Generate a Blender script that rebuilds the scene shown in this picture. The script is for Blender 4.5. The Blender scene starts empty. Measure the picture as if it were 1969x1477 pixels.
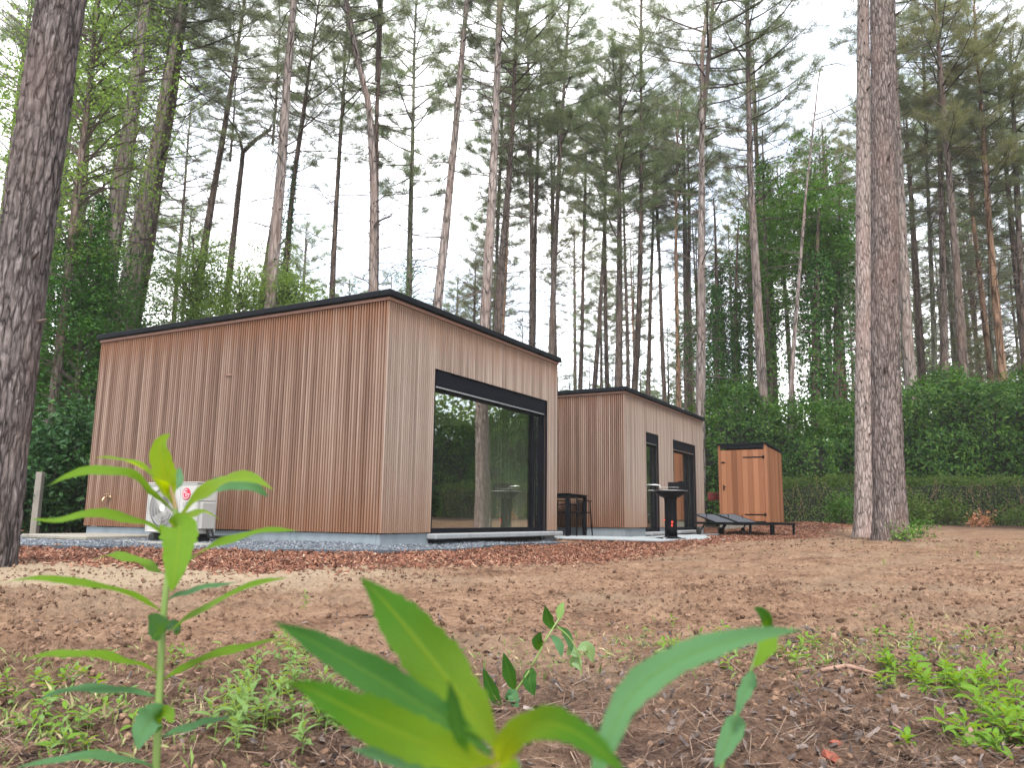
import bpy, math, random
import numpy as np
from mathutils import Vector, Matrix, noise as mnoise

random.seed(7)
rng = np.random.default_rng(11)
SC = bpy.context.scene
COL = SC.collection
R = math.radians

# ------------------------------------------------------------------ camera
CAM_H, PITCH, ROLL = 0.3851, 0.1644, 0.0128
FPX = 1540.52 / 1969.0          # focal length in picture widths
cam_data = bpy.data.cameras.new('camera')
cam = bpy.data.objects.new('camera', cam_data)
COL.objects.link(cam)
cam_data.sensor_fit = 'HORIZONTAL'
cam_data.sensor_width = 36.0
cam_data.lens = 36.0 * FPX
cam_data.clip_start = 0.02
cam_data.clip_end = 2000
cam.matrix_world = (Matrix.Translation((0, 0, CAM_H)) @ Matrix.Rotation(math.pi / 2 + PITCH, 4, 'X')
                    @ Matrix.Rotation(ROLL, 4, 'Z'))
cam_data.dof.use_dof = True
cam_data.dof.focus_distance = 5.5
cam_data.dof.aperture_fstop = 9.5
SC.camera = cam

# ------------------------------------------------------------------ sky, sun, exposure
SUN_EL, SUN_AZ = R(58), R(178)          # azimuth clockwise from +Y
world = bpy.data.worlds.new('World')
SC.world = world
world.use_nodes = True
wt = world.node_tree
for nd in list(wt.nodes):
    wt.nodes.remove(nd)
w_out = wt.nodes.new('ShaderNodeOutputWorld')
w_bg = wt.nodes.new('ShaderNodeBackground')
w_sky = wt.nodes.new('ShaderNodeTexSky')
w_sky.sky_type = 'NISHITA'
w_sky.sun_disc = False
w_sky.sun_elevation = SUN_EL
w_sky.sun_rotation = SUN_AZ
w_tc = wt.nodes.new('ShaderNodeTexCoord')
w_noise = wt.nodes.new('ShaderNodeTexNoise')
w_noise.inputs['Scale'].default_value = 3.2
w_noise.inputs['Detail'].default_value = 5
w_ramp = wt.nodes.new('ShaderNodeValToRGB')
w_ramp.color_ramp.elements[0].position = 0.38
w_ramp.color_ramp.elements[0].color = (0.36, 0.36, 0.36, 1)
w_ramp.color_ramp.elements[1].position = 0.58
w_ramp.color_ramp.elements[1].color = (0.97, 0.97, 0.97, 1)
w_mix = wt.nodes.new('ShaderNodeMix')
w_mix.data_type = 'RGBA'
w_mix.inputs[7].default_value = (8.9, 8.9, 8.9, 1)      # bright overcast cloud
wt.links.new(w_tc.outputs['Generated'], w_noise.inputs['Vector'])
wt.links.new(w_noise.outputs['Fac'], w_ramp.inputs['Fac'])
wt.links.new(w_ramp.outputs['Color'], w_mix.inputs[0])
wt.links.new(w_sky.outputs['Color'], w_mix.inputs[6])
wt.links.new(w_mix.outputs[2], w_bg.inputs['Color'])
w_bg.inputs['Strength'].default_value = 0.10
wt.links.new(w_bg.outputs['Background'], w_out.inputs['Surface'])

sun_data = bpy.data.lights.new('sun', 'SUN')
sun_data.energy = 1.5
sun_data.angle = R(14)
sun_data.color = (1.0, 0.95, 0.88)
sun = bpy.data.objects.new('sun', sun_data)
COL.objects.link(sun)
sd = Vector((math.sin(SUN_AZ) * math.cos(SUN_EL), math.cos(SUN_AZ) * math.cos(SUN_EL), math.sin(SUN_EL)))
sun.rotation_euler = (-sd).to_track_quat('-Z', 'Y').to_euler()

SC.view_settings.view_transform = 'Standard'
SC.view_settings.look = 'None'
SC.view_settings.gamma = 1
SC.view_settings.use_curve_mapping = False
SC.view_settings.exposure = 1.95
SC.render.engine = 'CYCLES'
SC.cycles.use_denoising = True
SC.cycles.max_bounces = 6
SC.cycles.diffuse_bounces = 3
SC.cycles.transmission_bounces = 4
SC.cycles.transparent_max_bounces = 8
SC.cycles.caustics_reflective = False
SC.cycles.caustics_refractive = False

# ------------------------------------------------------------------ picture rays (for measuring where things stand)
_cr, _sr, _cp, _sp = math.cos(ROLL), math.sin(ROLL), math.cos(PITCH), math.sin(PITCH)


def ray(u, v):
    a = (u - 984.5) / 1540.52
    b = -(v - 738.5) / 1540.52
    r = _cr * a - _sr * b
    up = _sr * a + _cr * b
    return np.array([r, _cp - up * _sp, _sp + up * _cp])


def at(u, v, depth):
    d = ray(u, v)
    return np.array([0, 0, CAM_H]) + d * (depth / d[1])


# ------------------------------------------------------------------ the cabins' frames
YAW = 0.5119
EX = np.array([math.sin(YAW), math.cos(YAW), 0.0])     # along the front walls
NY = np.array([-math.cos(YAW), math.sin(YAW), 0.0])    # along the left walls
C1 = np.array([-1.5625, 9.7981, 0.0])
C2 = C1 + EX * 7.2365 - NY * 0.3255
ROT = math.pi / 2 - YAW


def L1(x, y, z=0.0):
    p = C1 + EX * x + NY * y
    return np.array([p[0], p[1], z])


# ------------------------------------------------------------------ terrain
_ctl = [(-5, 8, -.12), (-3, 7.5, -.13), (-1.4, 7.8, -.13), (0.9, 9.2, -.12), (2.4, 12, -.06), (3.4, 14, 0.0),
        (5.0, 15.8, .0), (6.4, 17.4, .03), (6.7, 20.2, .26), (8.6, 21, .30), (4.6, 17.6, .0), (4.4, 18.7, .0),
        (0, 1.2, -.10), (1.2, 1.8, -.10), (-1.2, 1.8, -.10), (0, 3, -.12), (0, 5, -.13), (-4, 5.5, -.10), (-4.6, 6.9, -.08),
        (3, 6, -.07), (6, 8, .03), (5.9, 13, .09), (8.5, 19, .23), (9, 13, .15), (14, 20, .27), (14, 10, .18), (12, 24, .33),
        (20, 24, .35), (20, 5, .2), (-8, 12, -.03), (-6, 9, -.05), (-12, 15, .0), (0, -6, -.1), (10, -6, 0), (-12, 0, -.1)]
for _x in (0, 2.4, 4.84):
    for _y in (0, 2.9, 5.8):
        _p = L1(_x, _y)
        _ctl.append((_p[0], _p[1], 0.0))
for _x in (7.2, 10, 12.8):
    for _y in (-.3, 3, 6):
        _p = L1(_x, _y)
        _ctl.append((_p[0], _p[1], 0.0))
for _p in (L1(5.9, -1.8), L1(7.4, -2.2), L1(6, 1.5), L1(9, -1.2)):
    _ctl.append((_p[0], _p[1], 0.0))
for _p in (L1(-1.5, 1), L1(-1.8, 3), L1(-2, 5), L1(-1, -.5), L1(2, -.6)):
    _ctl.append((_p[0], _p[1], -0.05))
for _p in (L1(-2.9, 4.2), L1(-2.6, 3), L1(-2.2, 1.2), L1(-1.7, -.3), L1(-.9, -1.2), L1(.8, -1.25), L1(2.4, -1.15), L1(4, -1.3)):
    _ctl.append((_p[0], _p[1], -0.115))
for _k in range(12):
    _a = _k * math.pi / 6
    _ctl.append((34 * math.sin(_a), 34 * math.cos(_a), .3 if 0 < _a < 2 else .1))
CTL = np.array(_ctl)
_d = np.sqrt(((CTL[:, None, :2] - CTL[None, :, :2]) ** 2).sum(-1) + 0.5)
_w = np.linalg.solve(_d + np.eye(len(CTL)) * -0.02, CTL[:, 2] - 0.1)


def terrain(x, y):
    x = np.asarray(x, float)
    y = np.asarray(y, float)
    sh = x.shape
    X, Y = x.ravel(), y.ravel()
    out = np.empty(len(X))
    for s in range(0, len(X), 20000):
        dd = np.sqrt((X[s:s + 20000, None] - CTL[:, 0]) ** 2 + (Y[s:s + 20000, None] - CTL[:, 1]) ** 2 + 0.5)
        out[s:s + 20000] = dd @ _w + 0.1
    rr = np.hypot(X, Y)
    k = np.clip((rr - 28) / 14, 0, 1)
    out = out * (1 - k) + 0.25 * k
    return out.reshape(sh)


def tz(x, y):
    return float(terrain(np.array([x]), np.array([y]))[0])


def ground_at(u, v):
    d = ray(u, v)
    z = -0.1
    for _ in range(25):
        t = min(max((z - CAM_H) / d[2], 0.2), 60) if d[2] < -1e-4 else 60
        p = np.array([0, 0, CAM_H]) + d * t
        z = 0.5 * z + 0.5 * tz(p[0], p[1])
    return np.array([p[0], p[1], tz(p[0], p[1])])


# value noise, vectorised
def _hash(ix, iy, iz, seed):
    h = (ix * 374761393 + iy * 668265263 + iz * 2147483647 + seed * 144269504) & 0xFFFFFFFF
    h = ((h ^ (h >> 13)) * 1274126177) & 0xFFFFFFFF
    return ((h ^ (h >> 16)) & 0xFFFF) / 65535.0


def vnoise(x, y, z=None, seed=0):
    x = np.asarray(x, float)
    y = np.asarray(y, float)
    z = np.zeros_like(x) if z is None else np.asarray(z, float)
    ix, iy, iz = np.floor(x).astype(np.int64), np.floor(y).astype(np.int64), np.floor(z).astype(np.int64)
    fx, fy, fz = x - ix, y - iy, z - iz
    fx, fy, fz = (t * t * (3 - 2 * t) for t in (fx, fy, fz))
    o = 0
    for a in (0, 1):
        for b in (0, 1):
            for c in (0, 1):
                wgt = (fx if a else 1 - fx) * (fy if b else 1 - fy) * (fz if c else 1 - fz)
                o = o + wgt * _hash(ix + a, iy + b, iz + c, seed)
    return o * 2 - 1


def fbm(x, y, z=None, octv=4, seed=0):
    o, amp = 0, 1.0
    x, y = np.asarray(x, float), np.asarray(y, float)
    for k in range(octv):
        o = o + amp * vnoise(x, y, z, seed + k)
        x, y = x * 2.03, y * 2.03
        z = None if z is None else z * 2.03
        amp *= 0.5
    return o


# ------------------------------------------------------------------ mesh helpers
def raw_mesh(name, V, F, mats, midx=None, smooth=False, uv=None):
    """V (n,3); F an (m,k) array or a list of index lists"""
    me = bpy.data.meshes.new(name)
    V = np.asarray(V, np.float32)
    me.vertices.add(len(V))
    me.vertices.foreach_set('co', V.ravel())
    if isinstance(F, np.ndarray):
        m, k = F.shape
        me.loops.add(m * k)
        me.loops.foreach_set('vertex_index', F.astype(np.int32).ravel())
        me.polygons.add(m)
        me.polygons.foreach_set('loop_start', np.arange(0, m * k, k, dtype=np.int32))
        me.polygons.foreach_set('loop_total', np.full(m, k, dtype=np.int32))
        loops = F.astype(np.int64).ravel()
    else:
        lens = np.array([len(f) for f in F], np.int32)
        loops = np.concatenate([np.asarray(f, np.int64) for f in F])
        m = len(F)
        me.loops.add(len(loops))
        me.loops.foreach_set('vertex_index', loops.astype(np.int32))
        me.polygons.add(m)
        me.polygons.foreach_set('loop_start', np.concatenate([[0], np.cumsum(lens)[:-1]]).astype(np.int32))
        me.polygons.foreach_set('loop_total', lens)
    for mt in (mats if isinstance(mats, (list, tuple)) else [mats]):
        me.materials.append(mt)
    if midx is not None:
        me.polygons.foreach_set('material_index', np.asarray(midx, np.int32))
    me.polygons.foreach_set('use_smooth', np.full(m, smooth, dtype=bool))
    if uv is not None:
        l = me.uv_layers.new(name='UVMap')
        l.data.foreach_set('uv', np.asarray(uv, np.float32)[loops].ravel())
    me.update(calc_edges=True)
    me.validate(clean_customdata=False)
    return me


def link(name, me, parent=None, loc=None, rot=None):
    o = bpy.data.objects.new(name, me)
    COL.objects.link(o)
    if parent is not None:
        o.parent = parent
    if loc is not None:
        o.location = tuple(loc)
    if rot is not None:
        o.rotation_euler = rot
    return o


def tag(o, label=None, cat=None, group=None, kind=None):
    if label:
        o['label'] = label
    if cat:
        o['category'] = cat
    if group:
        o['group'] = group
    if kind:
        o['kind'] = kind
    return o


def empty(name, loc, rz=0, label=None, cat=None, group=None):
    o = bpy.data.objects.new(name, None)
    COL.objects.link(o)
    o.empty_display_size = .1
    o.location = tuple(float(c) for c in loc)
    o.rotation_euler = (0, 0, rz)
    return tag(o, label, cat, group)


def copy_tree(o, parent=None):
    c = o.copy()
    COL.objects.link(c)
    c.parent = parent
    for ch in list(o.children):
        copy_tree(ch, c)
    return c


class MB:
    """collects shapes, builds ONE mesh object"""

    def __init__(self):
        self.v, self.f, self.mi, self.n, self.m = [], [], [], 0, 0

    def add(self, V, F, M=None):
        V = np.asarray(V, float).reshape(-1, 3)
        if M is not None:
            V = V @ M[:3, :3].T + M[:3, 3]
        self.v.append(V)
        for f in F:
            self.f.append([i + self.n for i in f])
            self.mi.append(self.m)
        self.n += len(V)
        return self

    def box(self, a, b, M=None, bev=0.0):
        x0, y0, z0 = a
        x1, y1, z1 = b
        if bev <= 0:
            V = [(x0, y0, z0), (x1, y0, z0), (x1, y1, z0), (x0, y1, z0), (x0, y0, z1), (x1, y0, z1), (x1, y1, z1), (x0, y1, z1)]
            F = [(0, 3, 2, 1), (4, 5, 6, 7), (0, 1, 5, 4), (1, 2, 6, 5), (2, 3, 7, 6), (3, 0, 4, 7)]
            return self.add(V, F, M)
        c = np.array([(x0 + x1) / 2, (y0 + y1) / 2, (z0 + z1) / 2])
        h = np.array([x1 - x0, y1 - y0, z1 - z0]) / 2
        bev = min(bev, h.min() * .9)
        V, idx = [], {}
        for sx in (-1, 1):
            for sy in (-1, 1):
                for sz in (-1, 1):
                    for k in range(3):
                        p = np.array([sx, sy, sz]) * (h - bev)
                        p[k] += (sx, sy, sz)[k] * bev
                        idx[(sx, sy, sz, k)] = len(V)
                        V.append(p + c)
        F = []
        for k in range(3):
            o1, o2 = [(1, 2), (2, 0), (0, 1)][k]
            for s in (-1, 1):
                q = []
                for (p1, p2) in ((-1, -1), (1, -1), (1, 1), (-1, 1)):
                    t = [0, 0, 0]
                    t[k], t[o1], t[o2] = s, p1, p2
                    q.append(idx[(*t, k)])
                F.append(q if s > 0 else q[::-1])
        for k in range(3):
            o1, o2 = [(1, 2), (2, 0), (0, 1)][k]
            for s1 in (-1, 1):
                for s2 in (-1, 1):
                    ta, tb = [0, 0, 0], [0, 0, 0]
                    ta[k], tb[k] = -1, 1
                    ta[o1] = tb[o1] = s1
                    ta[o2] = tb[o2] = s2
                    q = [idx[(*ta, o1)], idx[(*tb, o1)], idx[(*tb, o2)], idx[(*ta, o2)]]
                    F.append(q if s1 * s2 > 0 else q[::-1])
        for sx in (-1, 1):
            for sy in (-1, 1):
                for sz in (-1, 1):
                    q = [idx[(sx, sy, sz, k)] for k in range(3)]
                    F.append(q if sx * sy * sz > 0 else q[::-1])
        return self.add(V, F, M)

    def tube(self, pts, rad, n=8, cap=True, M=None, disp=None):
        P = np.asarray(pts, float)
        r = np.broadcast_to(np.asarray(rad, float), (len(P),))
        T = np.gradient(P, axis=0)
        T /= np.linalg.norm(T, axis=1)[:, None] + 1e-12
        ref = np.array([1., 0, 0]) if abs(T[0][0]) < .8 else np.array([0, 1., 0])
        V = []
        for i in range(len(P)):
            a = ref - T[i] * (ref @ T[i])
            a /= np.linalg.norm(a) + 1e-12
            b = np.cross(T[i], a)
            ref = a
            th = np.linspace(0, 2 * np.pi, n, endpoint=False)
            rr = r[i] if disp is None else r[i] * (1 + disp[i])
            V.append(P[i] + np.outer(np.cos(th) * rr, a) + np.outer(np.sin(th) * rr, b))
        V = np.concatenate(V)
        F = []
        for i in range(len(P) - 1):
            for j in range(n):
                k = (j + 1) % n
                F.append((i * n + j, i * n + k, (i + 1) * n + k, (i + 1) * n + j))
        if cap:
            F.append(tuple(range(n))[::-1])
            F.append(tuple((len(P) - 1) * n + j for j in range(n)))
        return self.add(V, F, M)

    def lathe(self, prof, n=24, c=(0, 0, 0), axis='z', M=None):
        th = np.linspace(0, 2 * np.pi, n, endpoint=False)
        V = []
        for r, z in prof:
            for t in th:
                p = (r * math.cos(t), r * math.sin(t), z)
                if axis == 'x':
                    p = (p[2], p[0], p[1])
                elif axis == 'y':
                    p = (p[1], p[2], p[0])
                V.append((p[0] + c[0], p[1] + c[1], p[2] + c[2]))
        F = []
        for i in range(len(prof) - 1):
            for j in range(n):
                k = (j + 1) % n
                F.append((i * n + j, i * n + k, (i + 1) * n + k, (i + 1) * n + j))
        if prof[0][0] > 1e-6:
            F.append(tuple(range(n))[::-1])
        if prof[-1][0] > 1e-6:
            F.append(tuple((len(prof) - 1) * n + j for j in range(n)))
        return self.add(V, F, M)

    def prism(self, poly, z0, z1, M=None):
        n = len(poly)
        V = [(x, y, z0) for x, y in poly] + [(x, y, z1) for x, y in poly]
        F = [tuple(range(n))[::-1], tuple(range(n, 2 * n))]
        for i in range(n):
            k = (i + 1) % n
            F.append((i, k, n + k, n + i))
        return self.add(V, F, M)

    def mesh(self, name, mats, smooth=False):
        return raw_mesh(name, np.concatenate(self.v), self.f, mats, self.mi if isinstance(mats, (list, tuple)) else None, smooth)

    def build(self, name, mats, parent=None, smooth=False, loc=None, rot=None):
        return link(name, self.mesh(name, mats, smooth), parent, loc, rot)


def RM(rx=0, ry=0, rz=0, t=(0, 0, 0)):
    M = Matrix.Translation(t) @ Matrix.Rotation(rz, 4, 'Z') @ Matrix.Rotation(ry, 4, 'Y') @ Matrix.Rotation(rx, 4, 'X')
    return np.array(M)


# ------------------------------------------------------------------ materials
class NT:
    def __init__(self, name):
        self.mat = bpy.data.materials.new(name)
        self.mat.use_nodes = True
        self.t = self.mat.node_tree
        for nd in list(self.t.nodes):
            self.t.nodes.remove(nd)
        self.out = self.t.nodes.new('ShaderNodeOutputMaterial')

    def n(self, typ, **kw):
        nd = self.t.nodes.new('ShaderNode' + typ)
        for k, v in kw.items():
            if k.startswith('_'):
                setattr(nd, k[1:], v)
            else:
                key = int(k[1:]) if k[0] == 'i' and k[1:].isdigit() else k.replace('_', ' ')
                s = nd.inputs[key]
                if hasattr(v, 'is_output') or isinstance(v, bpy.types.NodeSocket):
                    self.t.links.new(v, s)
                else:
                    s.default_value = v
        return nd

    def coords(self, kind='Object', scale=(1, 1, 1)):
        tc = self.n('TexCoord')
        mp = self.n('Mapping', Vector=tc.outputs[kind], Scale=scale)
        return mp.outputs[0]

    def noise(self, vec, scale, detail=4, rough=.55, dist=0.0):
        nd = self.n('TexNoise', Vector=vec, Scale=scale, Detail=detail, Roughness=rough, Distortion=dist)
        return nd.outputs['Fac']

    def ramp(self, fac, stops, interp='LINEAR'):
        nd = self.n('ValToRGB', Fac=fac)
        cr = nd.color_ramp
        cr.interpolation = interp
        while len(cr.elements) > 1:
            cr.elements.remove(cr.elements[-1])
        cr.elements[0].position = stops[0][0]
        cr.elements[0].color = (*stops[0][1], 1) if len(stops[0][1]) == 3 else stops[0][1]
        for p, c in stops[1:]:
            el = cr.elements.new(p)
            el.color = (*c, 1) if len(c) == 3 else c
        return nd.outputs['Color']

    def mix(self, fac, a, b, mode='MIX'):
        nd = self.n('Mix', _data_type='RGBA', _blend_type=mode)
        for s, v in ((nd.inputs[0], fac), (nd.inputs[6], a), (nd.inputs[7], b)):
            if isinstance(v, bpy.types.NodeSocket):
                self.t.links.new(v, s)
            elif isinstance(v, (int, float)):
                s.default_value = v
            else:
                s.default_value = (*v, 1) if len(v) == 3 else v
        return nd.outputs[2]

    def math(self, op, a, b=0.0, clamp=False):
        nd = self.n('Math', _operation=op, _use_clamp=clamp)
        for s, v in ((nd.inputs[0], a), (nd.inputs[1], b)):
            if isinstance(v, bpy.types.NodeSocket):
                self.t.links.new(v, s)
            else:
                s.default_value = v
        return nd.outputs[0]

    def bump(self, h, strength=.4, dist=.01):
        return self.n('Bump', Height=h, Strength=strength, Distance=dist).outputs[0]

    def principled(self, color, rough=.6, normal=None, metallic=0.0, spec=.5, **kw):
        p = self.n('BsdfPrincipled')
        for key, v in (('Base Color', color), ('Roughness', rough), ('Metallic', metallic), ('Specular IOR Level', spec)):
            s = p.inputs[key]
            if isinstance(v, bpy.types.NodeSocket):
                self.t.links.new(v, s)
            elif isinstance(v, (int, float)):
                s.default_value = v
            else:
                s.default_value = (*v, 1)
        if normal is not None:
            self.t.links.new(normal, p.inputs['Normal'])
        for k, v in kw.items():
            p.inputs[k].default_value = v
        return p.outputs[0]

    def done(self, shader):
        self.t.links.new(shader, self.out.inputs['Surface'])
        return self.mat


def simple(name, col, rough=.5, metallic=0, spec=.5, var=.12, scale=6, bump=.0):
    m = NT(name)
    v = m.coords()
    f = m.noise(v, scale, 4)
    c = m.mix(f, tuple(x * (1 - var) for x in col), tuple(min(1, x * (1 + var)) for x in col))
    nrm = m.bump(m.noise(v, scale * 12, 3), bump, .004) if bump else None
    return m.done(m.principled(c, rough, nrm, metallic, spec))


def leaf_mat(name, dark, mid, light, trans=.35, rough=.45, spec=.35, tscale=1.25, patch=.6):
    """leaves: each leaf its own tone, slow drift through the crown, some light through the blade"""
    m = NT(name)
    g = m.n('NewGeometry')
    rnd = g.outputs['Random Per Island']
    slow = m.noise(m.coords('Object'), patch, 2)
    t = m.math('ADD', m.math('MULTIPLY', rnd, .65), m.math('MULTIPLY', m.math('SUBTRACT', slow, .32), .9), True)
    col = m.ramp(t, [(0, dark), (.5, mid), (1, light)])
    p = m.principled(col, rough, None, 0, spec)
    tc = m.mix(1.0, col, (tscale * 1.1, tscale * 1.15, tscale * .55), 'MULTIPLY')
    tr = m.n('BsdfTranslucent', Color=tc)
    mx = m.n('MixShader', Fac=trans)
    m.t.links.new(p, mx.inputs[1])
    m.t.links.new(tr.outputs[0], mx.inputs[2])
    return m.done(mx.outputs[0])


def island_mat(name, stops, rough=.8, spec=.3):
    m = NT(name)
    g = m.n('NewGeometry')
    col = m.ramp(g.outputs['Random Per Island'], stops)
    col = m.mix(.5, col, m.ramp(m.noise(m.coords(), 60, 3), [(.3, (.55, .55, .55)), (.7, (1.25, 1.25, 1.25))]), 'MULTIPLY')
    return m.done(m.principled(col, rough, None, 0, spec))


def bark_mat(name, dark, mid, light, vs=3.0, hs=11.0, bump=.9, plate=None, moss=None):
    m = NT(name)
    v = m.coords('Object', (hs, hs, vs))
    vf = m.coords('Object', (hs * 3.2, hs * 3.2, vs * 3.4))
    n1 = m.noise(v, 1.0, 6, .62, .9)
    vo = m.n('TexVoronoi', _feature='DISTANCE_TO_EDGE', Vector=m.mix(.30, v, m.n('TexNoise', Vector=v, Scale=1.5, Detail=5).outputs['Color']), Scale=1.1)
    crack = m.ramp(vo.outputs['Distance'], [(0, (0, 0, 0)), (.07, (.45, .45, .45)), (.22, (1, 1, 1))])
    n2 = m.noise(vf, 1.0, 4, .6)
    t = m.math('ADD', m.math('MULTIPLY', n1, .65), m.math('MULTIPLY', n2, .4))
    col = m.ramp(t, [(.30, dark), (.52, mid), (.74, light)])
    mod = m.ramp(m.noise(v, .45, 3), [(.33, (.40, .40, .40)), (.58, (1, 1, 1))])
    col = m.mix(m.math('MULTIPLY', m.math('SUBTRACT', 1.0, crack), mod), col, tuple(c * .28 for c in dark))
    if plate:
        slow = m.noise(m.coords('Object', (1, 1, .5)), 1.1, 2)
        col = m.mix(m.ramp(slow, [(.48, (0, 0, 0)), (.66, (.6, .6, .6))]), col, m.mix(n2, tuple(c * .6 for c in plate), plate))
    if moss:
        slow = m.noise(m.coords('Object', (1.3, 1.3, .6)), 1.5, 3)
        col = m.mix(m.ramp(slow, [(.55, (0, 0, 0)), (.7, (.55, .55, .55))]), col, moss)
    h = m.math('ADD', m.math('MULTIPLY', crack, .9), m.math('MULTIPLY', t, .6))
    return m.done(m.principled(col, .9, m.bump(h, bump, .012), 0, .2))


M = {}
M['bark_dark'] = bark_mat('bark_dark', (.040, .033, .032), (.118, .098, .095), (.275, .245, .24), 4.4, 25, 1.0, plate=(.16, .112, .10))
M['bark_mid'] = bark_mat('bark_mid', (.060, .045, .041), (.165, .131, .121), (.31, .265, .25), 6.0, 33, .9, plate=(.20, .13, .112))
M['bark_twin'] = bark_mat('bark_twin', (.115, .085, .075), (.29, .235, .213), (.43, .375, .35), 5.2, 27, .7, plate=(.30, .20, .175))
M['bark_far'] = bark_mat('bark_far', (.065, .048, .041), (.15, .117, .102), (.26, .22, .20), 2.2, 13, .6, plate=(.18, .115, .09))
M['bark_brown'] = bark_mat('bark_brown', (.045, .033, .028), (.115, .082, .067), (.20, .155, .13), 1.4, 9, .6)
M['bark_pale'] = bark_mat('bark_pale', (.115, .09, .08), (.27, .225, .207), (.40, .35, .33), 2.2, 13, .6, plate=(.29, .20, .17))
M['bark_orange'] = bark_mat('bark_orange', (.11, .062, .04), (.26, .155, .10), (.38, .265, .19), 1.2, 8, .5)
M['bark_green'] = bark_mat('bark_green', (.06, .06, .04), (.14, .14, .10), (.23, .23, .18), 1.4, 9, .5, moss=(.07, .11, .045))
M['twig'] = simple('twig', (.085, .062, .055), .9, var=.3, scale=3)
M['needle'] = leaf_mat('needle', (.078, .095, .083), (.13, .148, .128), (.19, .205, .172), .58, .5, .2, 1.4, .35)
M['needle_green'] = leaf_mat('needle_green', (.074, .100, .074), (.125, .155, .115), (.18, .215, .152), .58, .5, .2, 1.4, .35)
M['needle_olive'] = leaf_mat('needle_olive', (.082, .086, .062), (.14, .138, .10), (.195, .185, .133), .58, .5, .2, 1.4, .35)
M['leaf_beech'] = leaf_mat('leaf_beech', (.065, .105, .030), (.120, .185, .055), (.20, .275, .10), .58, .5, .2, 1.4, .35)
M['leaf_mid'] = leaf_mat('leaf_mid', (.024, .074, .014), (.062, .145, .026), (.13, .24, .048), .45, .5, .18, 1.3, .4)
M['leaf_ivy'] = leaf_mat('leaf_ivy', (.012, .046, .010), (.034, .098, .018), (.085, .185, .032), .34, .5, .16, 1.2, .6)
M['leaf_laurel'] = leaf_mat('leaf_laurel', (.010, .040, .008), (.044, .118, .018), (.16, .27, .045), .34, .45, .22, 1.3, 1.0)
M['leaf_hedge'] = leaf_mat('leaf_hedge', (.042, .076, .018), (.095, .150, .036), (.18, .25, .065), .42, .5, .18, 1.25, 1.3)
M['leaf_rhodo'] = leaf_mat('leaf_rhodo', (.010, .038, .014), (.030, .084, .026), (.075, .16, .045), .28, .45, .2, 1.1, .8)
M['leaf_weed'] = leaf_mat('leaf_weed', (.06, .12, .02), (.12, .22, .04), (.20, .30, .08), .4, .45, .35, 1.3, 3)
M['leaf_red'] = leaf_mat('leaf_red', (.28, .12, .07), (.45, .21, .13), (.55, .33, .22), .35, .5, .3, 1.1, 3)
M['leaf_yellow'] = leaf_mat('leaf_yellow', (.10, .14, .02), (.20, .25, .04), (.32, .36, .07), .4, .45, .3, 1.2, 3)
M['core'] = simple('core', (.016, .020, .009), .95, var=.4, scale=4)  # hedge filler, the shade between leaves put into its dark colour


# -------- fresh plant blades with midrib and side veins (uv: x along, y across)
def blade_mat(name, base, tip, under, trans=.45, rib=(.17, .26, .02)):
    m = NT(name)
    uv = m.n('TexCoord').outputs['UV']
    sep = m.n('SeparateXYZ', Vector=uv)
    along, across = sep.outputs[0], m.math('ABSOLUTE', m.math('SUBTRACT', sep.outputs[1], .5))
    col = m.ramp(along, [(0, base), (.36, tuple(.55 * a + .45 * b for a, b in zip(base, tip))), (.74, tip), (1, tuple(c * .75 for c in tip))])
    blotch = m.noise(uv, 6, 4)
    col = m.mix(.35, col, m.ramp(blotch, [(.3, (.7, .75, .6)), (.7, (1.2, 1.15, 1.2))]), 'MULTIPLY')
    spots_ = m.ramp(m.noise(m.n('Mapping', Vector=uv, Scale=(9, 3, 1)).outputs[0], 2.6, 3), [(.66, (0, 0, 0)), (.74, (.75, .75, .75))])
    col = m.mix(spots_, col, (.11, .10, .02))
    vw = m.n('TexWave', _wave_type='BANDS', _bands_direction='X', Vector=m.n('CombineXYZ', X=m.math('ADD', along, m.math('MULTIPLY', across, -.45)), Y=0.0, Z=0.0).outputs[0], Scale=5.5, Distortion=.6, Detail=2)
    col = m.mix(m.math('MULTIPLY', m.ramp(vw.outputs['Fac'], [(.80, (0, 0, 0)), (.99, (.55, .55, .55))]), 1.0), col, rib)
    ribf = m.ramp(across, [(.0, (.8, .8, .8)), (.028, (.55, .55, .55)), (.05, (0, 0, 0))])
    col = m.mix(ribf, col, rib)
    geo = m.n('NewGeometry')
    c2 = m.mix(geo.outputs['Backfacing'], col, m.mix(ribf, under, rib))
    h = m.math('SUBTRACT', m.math('MULTIPLY', vw.outputs['Fac'], -.5), ribf)
    p = m.principled(c2, .5, m.bump(h, .35, .0012), 0, .07)
    tr = m.n('BsdfTranslucent', Color=m.mix(1.0, col, (1.8, 1.5, .35), 'MULTIPLY'))
    mx = m.n('MixShader', Fac=trans)
    m.t.links.new(p, mx.inputs[1])
    m.t.links.new(tr.outputs[0], mx.inputs[2])
    return m.done(mx.outputs[0])


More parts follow.
